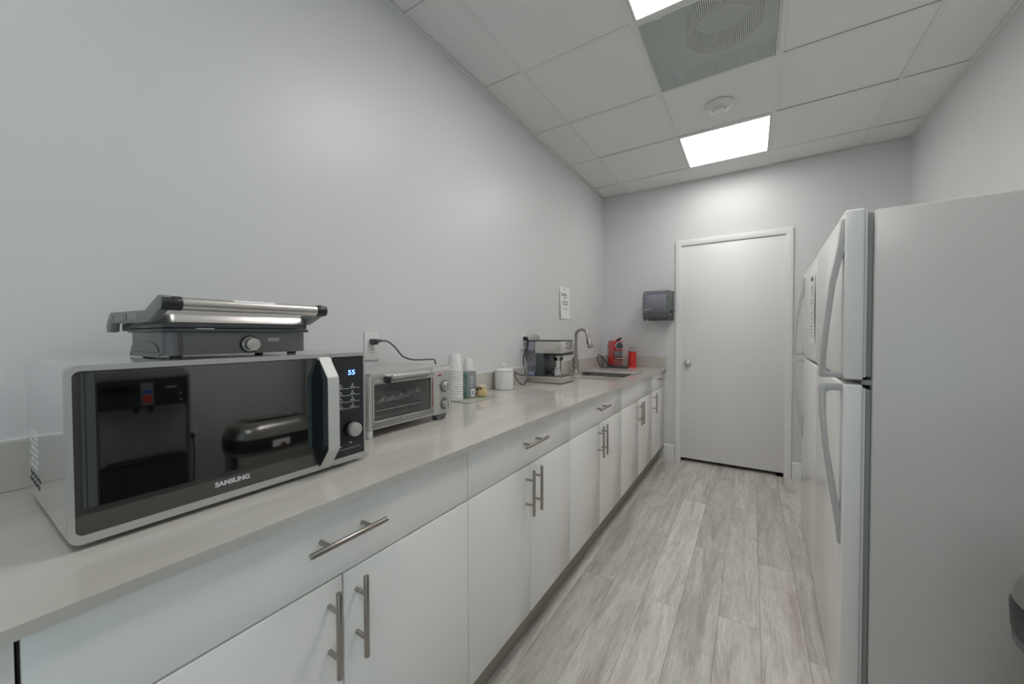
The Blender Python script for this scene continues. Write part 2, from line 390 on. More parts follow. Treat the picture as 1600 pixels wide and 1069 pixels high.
# smoke detector
cx, cy = 1.187, 2.775
t = thing('smoke_detector', 'round white smoke detector on ceiling between vent and light panel', 'smoke detector', (cx, cy, H))
part('base', lathe(bm_(), [(0, 0), (.082, 0), (.083, -.008), (.078, -.016), (.060, -.022), (.045, -.026), (0, -.026)], (cx, cy, H), 40), 'white', t)
part('sensor_cap', lathe(bm_(), [(0, -.024), (.036, -.024), (.036, -.030), (.040, -.034), (.039, -.046), (.034, -.050), (0, -.052)], (cx, cy, H), 32), 'white', t)
for a in (.4, 3.4): part('tab', box(bm_(), cx+.058*math.cos(a)-.012, cx+.058*math.cos(a)+.012, cy+.058*math.sin(a)-.004, cy+.058*math.sin(a)+.004, H-.026, H-.018, .002), 'white', t)

# back door with its casing
d = struct('door_1')
part('door_slab', box(bm_(), .790, 1.617, YB-.004, YB+.036, .035, 2.103, .0025), 'door', d)
part('door_jamb', frame(bm_(), 'y', YB-.002, YB+.12, (DX0, DX1, -.02, DZ), (.7855, 1.621, -.03, 2.107)), 'trim', d)
for z in (1.871, 1.12, .364):
    b = bm_(); cyl(b, (1.622, YB-.010, z-.047), (1.622, YB-.010, z+.047), .0075, n=12); cyl(b, (1.622, YB-.010, z-.054), (1.622, YB-.010, z+.054), .004, n=8); box(b, 1.617, 1.628, YB-.008, YB-.003, z-.047, z+.047)
    part('hinge', b, 'trim', d)
kb = part('door_knob', None or cyl(cyl(cyl(bm_(), (.848, YB-.004, .963), (.848, YB-.012, .963), .034, .030, n=28, bev=.002), (.848, YB-.012, .963), (.848, YB-.045, .963), .013, n=16), (.848, YB-.040, .963), (.848, YB-.066, .963), .021, .0265, n=28, bev=.006), 'chrome', d)
part('keyhole', cyl(bm_(), (.848, YB-.0655, .963), (.848, YB-.0675, .963), .009, n=16), 'steel', kb)
# mitred casing
def casing_profile(side):
    return [(0, 0), (0, -.012), (.010, -.016), (.040, -.019), (.052, -.017), (.055, -.010), (.055, 0)]
def casing(name, inner, dirx, horizontal=False):
    b = bm_(); xl, xr, zt = .7905, 1.6165, 2.107
    R = []
    for off, dep in casing_profile(0):
        if not horizontal:
            xx = inner + dirx*off; R.append([(xx, YB+dep, 0), (xx, YB+dep, zt+off)])
        else:
            R.append([(xl-off, YB+dep, zt+off), (xr+off, YB+dep, zt+off)])
    vs = [[b.verts.new(p) for p in q] for q in R]; n = len(vs)
    for i in range(n): b.faces.new((vs[i][0], vs[(i+1) % n][0], vs[(i+1) % n][1], vs[i][1]))
    b.faces.new([v[0] for v in vs]); b.faces.new([v[1] for v in vs][::-1])
    return part(name, b, 'trim', d)
casing('casing', .7905, -1); casing('casing', 1.6165, 1); casing('casing', 0, 0, True)
def baseboard(nm, x0, x1, y0, y1):
    b = bm_(); axis = 'x' if (x1-x0) > (y1-y0) else 'y'
    if axis == 'x': prism(b, [(y1, 0), (y0, 0), (y0, .12), (y0+.006, .14), (y1, .145)], 'x', x0, x1)
    else: prism(b, [(x1, 0), (x0, 0), (x0, .12), (x0+.006, .14), (x1, .145)], 'y', y0, y1)
    return struct(nm, b, 'trim')
baseboard('baseboard_back', .6355, .7335, YB-.014, YB); baseboard('trim_6', 1.674, W-.0145, YB-.014, YB); baseboard('baseboard_right', W-.014, W, -.288, YB)

# ------------------------------------------------------------------ cabinets
FX = .635; DT_ = .018
def bar_handle(p, z, y, vertical, name='handle'):
    L = .0885; b = bm_()
    if vertical:
        cyl(b, (FX+.035, y, z-L), (FX+.035, y, z+L), .006, n=16, bev=.0008)
        for s in (-.048, .048): cyl(b, (FX, y, z+s), (FX+.033, y, z+s), .005, n=12)
    else:
        cyl(b, (FX+.035, y-L, z), (FX+.035, y+L, z), .006, n=16, bev=.0008)
        for s in (-.048, .048): cyl(b, (FX, y+s, z), (FX+.033, y+s, z), .005, n=12)
    return part(name, b, 'nickel', p)
def cabinet(y0, y1, label, doors=2, drawer=True, handle_on='both', real=True, hl=None):
    t = thing('base_cabinet', label, 'cabinet', (.3, (y0+y1)/2, 0), 'white base cabinets along the left wall')
    b = bm_(); g = .0006                        # carcass: open-fronted box
    X_ = FX-DT_-.002
    for a in ((.02, X_, y0+g, y0+.018, .14, .886), (.02, X_, y1-.018, y1-g, .14, .886), (.02, X_, y0+.018, y1-.018, .14, .158), (.02, .026, y0+.018, y1-.018, .158, .886), (X_-.06, X_, y0+.018, y1-.018, .868, .886), (X_-.02, X_, y0+.018, y1-.018, .73, .75)):
        box(b, *a)
    part('carcass', b, 'cabbox', t)
    part('toe_board', box(bm_(), .565, .58, y0+g, y1-g, 0, .14), 'toe', t)
    G = .0023; zs = .7385
    f_ = part('drawer' if drawer else 'false_front', box(bm_(), FX-DT_, FX, y0+G, y1-G, zs+G, .890, .0012), 'cab', t)
    if drawer: bar_handle(f_, .829, (y0+y1)/2 if hl is None else hl, False)
    if doors == 2:
        ym = (y0+y1)/2
        for a, c, hy in ((y0, ym, ym-.032), (ym, y1, ym+.032)):
            dd = part('door', box(bm_(), FX-DT_, FX, a+G, c-G, .142, zs-G, .0012), 'cab', t)
            bar_handle(dd, .6385, hy, True)
    else:
        dd = part('door', box(bm_(), FX-DT_, FX, y0+G, y1-G, .142, zs-G, .0012), 'cab', t)
        bar_handle(dd, .6385, y0+.040, True)
    return t
cabinet(.055, .900, 'wide glossy white base cabinet under the microwave, one drawer above two doors')
cabinet(.900, 1.676, 'glossy white base cabinet under the toaster oven and cups, drawer over two doors')
cabinet(1.676, 2.528, 'glossy white base cabinet under the canister and espresso machine, third from the near end')
cabinet(2.528, 3.452, 'white sink cabinet with a plain panel without handle above two doors', drawer=False)
cabinet(3.452, 4.010, 'narrow white single-door cabinet with drawer against the back wall', doors=1)
cabinet(-.79, .055, 'white cabinet cut off by the lower left corner of the photo')
cabinet(-1.635, -.79, 'white base cabinet behind the photographer, out of view')

# ------------------------------------------------------------------ worktop with two sink cut-outs
b = bm_(); z0, z1 = .8965, CT
S1 = (.105, .540, 2.905, 3.330); S2 = (.215, .540, 2.700, 2.862)
xs = [.0, S1[0], S2[0], .540, .655]; ys = [-1.70, S2[2], S2[3], S1[2], S1[3], 4.013]
def inhole(cx, cy): return any(s[0] < cx < s[1] and s[2] < cy < s[3] for s in (S1, S2))
for zz, flip in ((z1, 0), (z0, 1)):
    for i in range(4):
        for j in range(5):
            if inhole((xs[i]+xs[i+1])/2, (ys[j]+ys[j+1])/2): continue
            q = [b.verts.new((x, y, zz)) for x, y in ((xs[i], ys[j]), (xs[i+1], ys[j]), (xs[i+1], ys[j+1]), (xs[i], ys[j+1]))]
            b.faces.new(q[::-1] if flip else q)
def side(p, q): b.faces.new([b.verts.new(v) for v in ((*p, z0), (*q, z0), (*q, z1), (*p, z1))])
for p, q in (((.655, -1.70), (.655, 4.013)), ((0, 4.013), (0, -1.70)), ((0, -1.70), (.655, -1.70)), ((.655, 4.013), (0, 4.013))):
    side(p, q)
for s in (S1, S2):
    for p, q in (((s[0], s[2]), (s[0], s[3])), ((s[0], s[3]), (s[1], s[3])), ((s[1], s[3]), (s[1], s[2])), ((s[1], s[2]), (s[0], s[2]))): side(p, q)
bmesh.ops.remove_doubles(b, verts=b.verts[:], dist=1e-5)
me = finish(b, 'worktop', 'quartz', 0)
ct = thing('worktop', 'long beige-gray quartz worktop running along the left wall with low backsplash', 'worktop', (.33, 1.2, CT))
o = bpy.data.objects.new('slab', me); me.transform(Matrix.Translation(-Vector((.33, 1.2, CT)))); COL.objects.link(o); o.parent = ct
part('backsplash', box(bm_(), 0.0005, .0205, -1.70, 4.013, CT+.0003, 1.020, .001, 1), 'quartz', ct)
part('backsplash', box(bm_(), .021, .650, 3.993, 4.0135, CT+.0003, 1.020, .001, 1), 'quartz', ct)
b = bm_()
box(b, .0005, .0075, -1.70, 3.990, 1.0201, 1.026, .001); part('caulk_bead', b, 'trim', ct)

# sink
t = thing('sink', 'undermounted stainless steel sink with two bowls set in the worktop', 'sink', (.33, 3.05, CT-.02))
for s, nm, dp in ((S1, 'bowl', .20), (S2, 'bowl', .14)):
    b = bm_(); rr = .03
    def ring(o, z): return [(x, y, z) for x, y in rrect(s[0]-o, s[1]+o, s[2]-o, s[3]+o, rr)]
    loft(b, [ring(.012, z0-.001), ring(-.002, z0-.001), ring(-.006, z0-.02), ring(-.012, z0-dp+.03), ring(-.03, z0-dp)], cap=False)
    b.faces.new([b.verts.new(p) for p in ring(-.03, z0-dp)]); bmesh.ops.remove_doubles(b, verts=b.verts[:], dist=1e-5)
    o = part(nm, b, 'sinksteel', t)
    part('drain', lathe(bm_(), [(0, .001), (.03, .001), (.042, .004), (.045, .002), (.045, 0)], ((s[0]+s[1])/2, (s[2]+s[3])/2, z0-dp)), 'chrome', o)
# pale board across the far end of the sink
single('cutting_board', box(bm_(), .085, .565, 3.150, 3.400, CT+.001, CT+.013, .003), mat('gray_board', (.40, .39, .365), .25), 'flat pale gray board lying across the far end of the sink', 'board', (.32, 3.28, CT))
# faucet
fx, fy = .072, 3.085
t = thing('faucet', 'brushed nickel gooseneck faucet with pull-down spray head behind the sink', 'faucet', (fx, fy, CT))
part('body', lathe(bm_(), [(0, 0), (.030, 0), (.031, .006), (.027, .012), (.024, .04), (.0255, .075), (.022, .11), (.0165, .16), (.0145, .20), (0, .20)], (fx, fy, CT+.0005)), 'nickel', t)
pts = [(fx, fy, CT+.19), (fx, fy, CT+.27), (fx+.004, fy-.002, CT+.315)]
for k in range(0, 9):
    a = PI - k*PI/8*.93
    pts.append((fx+.058+.058*math.cos(a), fy-.018*(k/8), CT+.320+.058*math.sin(a)))
part('spout', tube(bm_(), spline(pts, 5), .0125, 14), 'nickel', t)
e = Vector(pts[-1]); dr = Vector((.30, -.08, -1)).normalized()
h = part('spray_head', cyl(cyl(bm_(), e-dr*.004, e+dr*.035, .0145, .0155, n=20), e+dr*.035, e+dr*.115, .0155, .0245, n=20, bev=.002), 'nickel', t)
part('button', cyl(bm_(), e+dr*.045+Vector((-.010, -.012, 0)), e+dr*.085+Vector((-.014, -.014, 0)), .006, n=10), 'blackpl', h)
part('lever', tube(cyl(bm_(), (fx, fy, CT+.062), (fx-.008, fy-.036, CT+.062), .0155, n=16, bev=.002), spline([(fx-.006, fy-.03, CT+.062), (fx-.008, fy-.045, CT+.085), (fx-.006, fy-.055, CT+.135)], 6), .006, 10), 'nickel', t)

# ------------------------------------------------------------------ microwave
t = thing('microwave', 'silver microwave oven with mirrored black door and blue clock, nearest on the worktop', 'microwave', (.30, .38, CT))
mx0, mx1, my0, my1, mz0, mz1 = .105, .478, .115, .642, .926, 1.2045
b = bm_(); loft(b, [[(x, y, z) for y, z in rrect(my0, my1, mz0, mz1, .010)] for x in (mx0, mx1)]); part('shell', b, 'mwside', t)
for x in (.14, .43):
    for y in (.16, .60): part('foot', cyl(bm_(), (x, y, CT+.0005), (x, y, mz0+.002), .016, .019, n=16), 'blackpl', t)
# front: silver surround
YSP = .5455
def rr_ring(y0, y1, z0, z1, r): return rrect(y0, y1, z0, z1, r)
def ringplate(b, outer, inner, xa, xb, bev=.001):
    n = len(outer); V = {}
    A = [b.verts.new((xb, *p)) for p in outer]; B = [b.verts.new((xb, *p)) for p in inner]
    C = [b.verts.new((xa, *p)) for p in outer]; D = [b.verts.new((xa, *p)) for p in inner]
    for i in range(n):
        j = (i+1) % n
        b.faces.new((A[i], A[j], B[j], B[i])); b.faces.new((C[j], C[i], D[i], D[j])); b.faces.new((A[j], A[i], C[i], C[j])); b.faces.new((B[i], B[j], D[j], D[i]))
    return b
def asym(y0, y1, z0, z1, rl, rr_, n=5):   # rounded rectangle: rl radius at low-y corners, rr_ at high-y corners
    out = []
    for cy, cz, a, r_ in ((y1-rr_, z1-rr_, 0, rr_), (y0+rl, z1-rl, PI/2, rl), (y0+rl, z0+rl, PI, rl), (y1-rr_, z0+rr_, 1.5*PI, rr_)):
        for k in range(n+1): out.append((cy+r_*math.cos(a+k*PI/2/n), cz+r_*math.sin(a+k*PI/2/n)))
    return out
dr_ = part('door', ringplate(bm_(), asym(my0, YSP-.0015, mz0-.003, mz1, .016, .002), asym(my0+.008, YSP-.003, mz0+.0105, mz1-.0095, .010, .001), mx1, .4905), 'silver', t)
b = bm_(); prism(b, asym(my0+.008, YSP-.003, mz0+.0105, mz1-.0095, .010, .001), 'x', mx1, .4880)
part('door_glass', b, 'window_edge', dr_)
part('window', box(bm_(), .4878, .4886, my0+.033, .5000, .9775, mz1-.0115), 'window_tint', dr_)
b = bm_(); box(b, .4878, .4890, my0+.017, my0+.021, .978, mz1-.012); box(b, .4878, .4889, my0+.0225, my0+.0325, .978, mz1-.012)
part('reflection_strips', b, 'dgray', dr_)  # vertical strips standing in for reflections beside the window
text('brand_lettering', 'SAMSUNG', .0125, 'mark', dr_, (.4885, .334, .9565), '+x', .0006, width=.060)
cp = part('control_panel', ringplate(bm_(), asym(YSP+.0005, my1, mz0-.003, mz1, .002, .006), asym(YSP+.003, my1-.004, mz0+.0105, mz1-.0095, .001, .003), mx1, .4905), 'silver', t)
b = bm_(); prism(b, asym(YSP+.003, my1-.004, mz0+.0105, mz1-.0095, .001, .003), 'x', mx1, .4880); part('panel_glass', b, mat('panel_black', (.03, .032, .035), .12), cp)
text('display', '55', .0175, 'led', cp, (.4884, .604, 1.152), '+x', .0003, width=.020, label='blue glowing digits')
b = bm_()
for rz_ in (1.119, 1.101, 1.084, 1.067):
    for cy_ in (.5725, .606):
        box(b, .4880, .4884, cy_-.0018, cy_+.0018, rz_+.001, rz_+.004)
        box(b, .4880, .4884, cy_-.0060, cy_+.0060, rz_-.0042, rz_-.0024)
part('button_marks', b, 'mark', cp, kind='stuff')
b = bm_()
for rz_ in (1.1115, 1.0935, 1.0765, 1.0595): box(b, .4880, .4884, .556, .627, rz_-.0005, rz_+.0005)
part('divider_lines', b, 'mark', cp)
b = bm_(); box(b, .4880, .4884, .562, .572, .962, .966); box(b, .4880, .4884, .596, .603, .968, .971); box(b, .4880, .4883, .556, .628, .955, .9558)
part('lower_marks', b, 'mark', cp)
kn = part('dial', cyl(bm_(), (.486, .600, 1.006), (.500, .600, 1.006), .0215, .0205, n=36, bev=.002), 'blackgl', cp)
part('dial_cap', cyl(bm_(), (.4995, .600, 1.006), (.512, .600, 1.006), .0185, .0175, n=36, bev=.0015), 'silver', kn)
# handle: bowed silver bar with black inner side
hy0, hy1 = .5105, .5400
out = [(.4885, 1.196), (.496, 1.196), (.531, 1.150), (.533, 1.140), (.533, .985), (.531, .975), (.496, .929), (.4885, .929)]
inn = [(.4885, 1.186), (.494, 1.183), (.524, 1.146), (.526, 1.138), (.526, .987), (.524, .979), (.494, .942), (.4885, .939)]
b = bm_(); prism(b, out + inn[::-1], 'y', hy0+.0015, hy1); hd = part('handle', b, mat('handle_satin', (.62, .615, .59), .5, .2), dr_, 20)
b = bm_(); prism(b, [(.4885, 1.190), (.497, 1.190), (.5295, 1.148), (.5305, 1.139), (.5305, .986), (.5295, .977), (.497, .935), (.4885, .935)], 'y', hy0, hy0+.004)
part('inner_plate', b, 'blackgl', hd, 20)
# grip scoop behind the handle, dark, on the door glass
b = bm_(); prism(b, [(.484, .944), (.499, .984), (.499, 1.148), (.484, 1.186), (.5105, 1.186), (.5105, .944)][0:0] or [(.4965, .985), (.4965, 1.146), (.5105, 1.186), (.5105, .944)], 'x', .4880, .4893)
part('grip_recess', b, 'blackgl', dr_)
# side vents
b = bm_(); b2 = bm_()
for i in range(3):
    for j in range(7):
        x = .150+i*.028+(j % 2)*.012; z = .996+j*.0115
        prism(b, [(x, z), (x+.014, z-.003), (x+.014, z+.0005), (x, z+.0035)], 'y', my0-.0006, my0+.001)
part('vent_slots', b, 'white', t)
for i in range(4):
    for j in range(2):
        x = .135+i*.03+j*.01; z = .963+j*.014
        prism(b2, [(x, z), (x+.018, z-.004), (x+.018, z+.001), (x, z+.005)], 'y', my0-.0006, my0+.001)
part('vent_slots', b2, 'blackpl', t, label='black vent slots low on the side')

# ------------------------------------------------------------------ contact grill on top of the microwave
GZ = mz1
t = thing('contact_grill', 'dark gray and steel sandwich press with long steel handle on top of the microwave', 'sandwich press', (.31, .39, GZ))
b = bm_()
loft(b, [[(x, y, z) for x, y in rrect(.205, .418, .250, .526, .018)] for z in (GZ+.006, GZ+.052)]); bs = part('base', b, 'pressgray', t)
for x in (.225, .395):
    for y in (.275, .500): part('foot', cyl(bm_(), (x, y, GZ+.0003), (x, y, GZ+.007), .010, n=14), 'blackpl', t)
part('side_arch', prism(bm_(), [(.212 + .092*(1-math.cos(k*PI/10)), GZ+.0125+.024*math.sin(k*PI/10)) for k in range(11)], 'y', .2485, .2505), 'blackgl', bs)
part('side_foot_strip', box(bm_(), .210, .400, .2475, .2505, GZ+.0020, GZ+.0115, .001), 'grayp', bs)
part('corner_seam', box(bm_(), .4165, .4187, .272, .279, GZ+.006, GZ+.051), 'brown', bs)
dl = part('dial', cyl(bm_(), (.416, .397, GZ+.026), (.421, .397, GZ+.026), .0195, n=36, bev=.001), 'blackgl', bs)
part('dial_ring', cyl(bm_(), (.420, .397, GZ+.026), (.4225, .397, GZ+.026), .0160, n=36), 'chrome', dl)
part('dial_cap', cyl(bm_(), (.421, .397, GZ+.026), (.440, .397, GZ+.026), .0145, .0135, n=36, bev=.001), 'steel', dl)
b = bm_(); prism(b, rrect(.436, .460, GZ+.032, GZ+.0395, .0036), 'x', .4175, .4187); bd = part('badge', b, 'chrome', bs)
b = bm_()
for k in range(3): frame(b, 'x', .4186, .4192, (.4400+k*.006, .4445+k*.006, GZ+.0335, GZ+.0380), (.4408+k*.006, .4437+k*.006, GZ+.0343, GZ+.0372))
part('badge_marks', b, 'grayp', bd)
part('lower_plate', box(bm_(), .200, .423, .247, .528, GZ+.0525, GZ+.060, .002), 'dgray', t)
part('hinge_strip', box(bm_(), .422, .4232, .300, .330, GZ+.059, GZ+.0605), 'mark', t)
lid = part('lid', box(bm_(), .205, .420, .250, .526, GZ+.061, GZ+.072, .002), 'dgray', t)
b = bm_(); loft(b, [[(x, y, z) for x, y in rrect(.205+o*.6, .421-o, .256+o*.3, .524-o*.3, .012)] for o, z in ((0, GZ+.072), (.004, GZ+.086), (.016, GZ+.096), (.035, GZ+.098))])
part('steel_cover', b, 'steel', lid)
arm = [(.104, 1.272), (.122, 1.292), (.143, 1.303), (.385, 1.300), (.455, 1.3225), (.466, 1.325), (.478, 1.3225), (.482, 1.309), (.474, 1.298), (.462, 1.2975), (.402, 1.2765), (.147, 1.278), (.139, 1.259), (.109, 1.258)]
for ya, yb in ((.232, .247), (.5295, .5445)):
    o = part('arm', prism(bm_(), arm, 'y', ya, yb, .0015), mat('arm_gray', (.20, .21, .205), .4), t)
    if ya < .3:
        for x in (.165, .265):
            part('arm_recess', prism(bm_(), rrect(x, x+.075, 1.2835, 1.2965, .002), 'y', ya-.0006, ya+.001), 'gasket', o)
            part('recess_edge', prism(bm_(), rrect(x, x+.008, 1.2835, 1.2965, .002), 'y', ya-.0009, ya+.001), 'blackpl', o)
part('hinge_block', box(bm_(), .142, .205, .250, .526, GZ+.056, GZ+.074, .003), 'blackpl', t)
gp = part('handle', cyl(bm_(), (.470, .262, 1.3100), (.470, .520, 1.3100), .0125, n=28), 'steel', t)
for a, c in ((.2325, .263), (.519, .544)): part('handle_end', cyl(bm_(), (.470, a, 1.3100), (.470, c, 1.3100), .0133, n=28, bev=.0015), 'blackpl', gp)
b = bm_()
for k in range(9):
    a0_, a1_ = math.radians(40+k*8), math.radians(48+k*8)
    q = [(.470+.0128*math.cos(a), y, 1.31+.0128*math.sin(a)) for a, y in ((a0_, .345), (a1_, .345), (a1_, .425), (a0_, .425))]
    b.faces.new([b.verts.new(p) for p in q])
bmesh.ops.remove_doubles(b, verts=b.verts[:], dist=1e-5)
part('handle_sticker', b, 'paper', gp)

# ------------------------------------------------------------------ toaster oven
t = thing('toaster_oven', 'silver toaster oven with glass door and foil inside, right of the microwave', 'toaster oven', (.22, .96, CT))
ox0, ox1, oy0, oy1, oz0, oz1 = .075, .332, .766, 1.152, .943, 1.1275
b = bm_(); th = .006                                  # open-fronted shell
sp = 1.052                                            # y of the partition
for a in ((ox0, ox1, oy0, oy1, oz1-th, oz1), (ox0, ox1, oy0, oy1, oz0, oz0+th), (ox0, ox1-.002, oy0, oy0+th, oz0+th, oz1-th), (ox0, ox1, oy1-th, oy1, oz0+th, oz1-th), (ox0, ox0+th, oy0+th, oy1-th, oz0+th, oz1-th), (ox0+th, ox1, sp, sp+.004, oz0+th, oz1-th)):
    box(b, *a, .0008, 1)
part('shell', b, 'silver', t)
b = bm_(); box(b, ox0+.007, ox0+.009, oy0+.008, sp-.001, oz0+.008, oz1-.008); box(b, ox0+.01, ox1-.02, oy0+.008, sp-.001, oz0+.0065, oz0+.0085)
part('lining', b, 'soot', t)
b = bm_(); prism(b, [(oy0-.002, oz0-.004), (oy0+.013, oz0-.004), (oy0+.013, oz1), (oy0+.009, oz1+.001), (oy0, oz1-.03)], 'x', .322, .340, .0015); part('side_frame', b, 'silver', t)
part('top_rail', box(bm_(), .322, .339, oy0+.013, sp+.004, 1.1025, oz1+.0005, .002), 'silver', t)
part('bottom_rail', box(bm_(), .322, .337, oy0+.013, sp+.004, oz0-.003, .953, .002), 'steel', t)
dd = part('door', frame(bm_(), 'x', .331, .341, (oy0+.014, sp-.001, .953, 1.102), (oy0+.020, sp-.010, .968, 1.088), .001), 'steel', t)
part('glass', box(bm_(), .334, .337, oy0+.018, sp-.008, .966, 1.090), 'ovenglass', dd)
part('lower_panel', box(bm_(), .332, .3425, oy0+.016, sp-.003, .946, .966, .0015), mat('gray_steel', (.34, .35, .36), .3, .9), dd)
b = bm_(); prism(b, [(.336, 1.088), (.368, 1.104), (.374, 1.110), (.372, 1.117), (.364, 1.119), (.336, 1.106)], 'y', .838, 1.010, .0015)
part('door_handle', b, 'silver', dd)
b = bm_(); box(b, .336, .362, .826, .838, 1.090, 1.112, .002); part('handle_mount', b, 'blackpl', dd)
part('door_seal', box(bm_(), .3405, .3425, sp-.004, sp-.001, .975, 1.085), mat('rust_edge', (.25, .09, .05), .6), dd)
bd = part('badge', box(bm_(), .341, .3435, .905, .975, .9555, .9665, .001), 'silver', dd)
text('badge_lettering', 'BLACK+DECKER', .0085, 'ink', bd, (.3437, .940, .961), '+x', .0001, width=.060)
part('control_panel', prism(bm_(), [(.324, oz0-.006), (.337, oz0-.006), (.340, oz0+.02), (.338, oz1-.02), (.330, oz1+.0005), (.324, oz1+.0005)], 'y', sp+.004, oy1+.004, .0015), 'silver', t)
cpn = t
for nm, z in (('knob', 1.046), ('knob', .977)):
    kk = part(nm, cyl(bm_(), (.338, 1.116, z), (.344, 1.116, z), .0235, .0225, n=32, bev=.001), 'grayp', t)
    part('knob_cap', cyl(bm_(), (.343, 1.116, z), (.362, 1.116, z), .0195, .0175, n=32, bev=.0015), 'steel', kk)
    part('pointer', box(bm_(), .3615, .367, 1.113, 1.119, z-.016, z+.016, .001), 'silver', kk)
    b = bm_()
    for k in range(11):
        a = PI*(.0+k/10*1.0); box(b, .3390, .3396, 1.116+.0300*math.cos(a)-.001, 1.116+.0300*math.cos(a)+.001, z+.0300*math.sin(a)-.0012, z+.0300*math.sin(a)+.0012)
    part('dial_marks', b, 'grayp', t)
part('indicator', box(bm_(), .3385, .3405, 1.083, 1.101, 1.088, 1.094, .0008), 'redlens', t)
for x in (.100, .300):
    for y in (oy0+.018, oy1-.020): part('foot', cyl(bm_(), (x, y, CT+.0004), (x, y, oz0+.001), .012, .015, n=14), 'grayp', t)
part('foot', box(bm_(), .305, .338, oy0-.001, oy0+.016, CT+.0004, oz0-.003, .002), 'white', t)
part('foot', prism(bm_(), [(1.085, CT+.0004), (1.125, CT+.0004), (1.140, oz0-.004), (1.078, oz0-.004)], 'x', .306, .334, .002), 'grayp', t)
b = bm_()
for k in range(16): cyl(b, (ox0+.012, oy0+.02+k*.017, .998), (.326, oy0+.02+k*.017, .998), .0012, n=6)
for x in (ox0+.014, .20, .325): cyl(b, (x, oy0+.008, .9975), (x, sp-.004, .9975), .0018, n=6)
part('rack', b, 'chrome', t)
# heating rods
b = bm_()
for x in (.15, .27):
    for z in (.962,): cyl(b, (x, oy0+.008, z), (x, sp-.002, z), .004, n=8)
part('heating_rod', b, 'grayp', t)
# crumpled foil on the rack
b = bm_(); nx, ny = 26, 60; grid = []
rnd = random.Random(3)
for i in range(nx):
    row = []
    for j in range(ny):
        uu, vv = i/(nx-1), j/(ny-1); x = .105+uu*.205; y = oy0+.022+vv*.235
        edge = min(uu, 1-uu, vv, 1-vv)
        z = 1.003 + .020*math.exp(-(edge*16)**2) + .013*math.sin(vv*37+uu*5)*math.sin(uu*19+1) * .5 + rnd.uniform(-.0035, .0035) + .020*math.exp(-((uu-.86)*9)**2)*(1+.25*math.sin(vv*23)) + .010*vv*(uu > .6)
        row.append(b.verts.new((x, y+rnd.uniform(-.0015, .0015), max(z, 1.0005))))
    grid.append(row)
for i in range(nx-1):
    for j in range(ny-1): b.faces.new((grid[i][j], grid[i+1][j], grid[i+1][j+1], grid[i][j+1]))
single('foil_sheet', b, 'foil', 'crumpled aluminum foil lying on the rack inside the toaster oven', 'foil', (.2, .9, 1.0), smooth=20)

# ------------------------------------------------------------------ wall outlets, cords
def outlet(y0, y1, z0, z1, label, wall='left'):
    xw = 0 if wall == 'left' else W; s = 1 if wall == 'left' else -1; ym, zm = (y0+y1)/2, (z0+z1)/2
    t = thing('wall_outlet', label, 'outlet', (xw, ym, zm))
    xa, xb = sorted((xw+s*.0003, xw+s*.006)); part('cover_plate', box(bm_(), xa, xb, y0, y1, z0, z1, .0018), 'white', t)
    for dz in (.0195, -.0195):
        xa, xb = sorted((xw+s*.006, xw+s*.0078)); o = part('receptacle', prism(bm_(), [(ym+.017*math.cos(a)*.95, zm+dz+max(-.0125, min(.0125, .017*math.sin(a)))) for a in [k*PI/12 for k in range(24)]], 'x', xa, xb), 'white', t)
        xa, xb = sorted((xw+s*.0078, xw+s*.0081)); b = bm_()
        for dy in (-.006, .006): box(b, xa, xb, ym+dy-.0011, ym+dy+.0011, zm+dz-.001, zm+dz+.007)
        box(b, xa, xb, ym-.0022, ym+.0022, zm+dz-.0095, zm+dz-.0055); part('slots', b, 'blackout', o)
    return t
outlet(.997, 1.069, 1.143, 1.263, 'white wall outlet above the toaster oven')
outlet(2.262, 2.334, 1.143, 1.260, 'white wall outlet behind the espresso machine')
outlet(.800, .872, .585, .705, 'white wall outlet low on the right wall beside the trash can', 'right')
def cord_part(owner, pts, r, m, plug=None, pm='dgray'):
    o = part('power_cord', tube(bm_(), spline(pts, 8), r, 8), m)
    inv = (Matrix.Translation(owner.location) @ Matrix.Rotation(owner.rotation_euler.z, 4, 'Z')).inverted()
    o.data.transform(inv); o.parent = owner
    if plug:
        q = part('plug', plug, pm); q.data.transform(inv); q.parent = o
oven = next(o for o in bpy.data.objects if o.name == 'toaster_oven')
b = bm_(); box(b, .0085, .030, 1.018, 1.048, 1.209, 1.234, .004); cyl(b, (.028, 1.036, 1.224), (.046, 1.050, 1.226), .0085, .005, n=12)
cord_part(oven, [(.044, 1.048, 1.226), (.056, 1.075, 1.222), (.062, 1.11, 1.195), (.064, 1.15, 1.155), (.070, 1.20, 1.138), (.070, 1.26, 1.134), (.062, 1.32, 1.132), (.052, 1.36, 1.125), (.045, 1.375, 1.08), (.045, 1.36, .97), (.055, 1.28, .955), (.072, 1.14, .965)], .0038, 'cord', b)
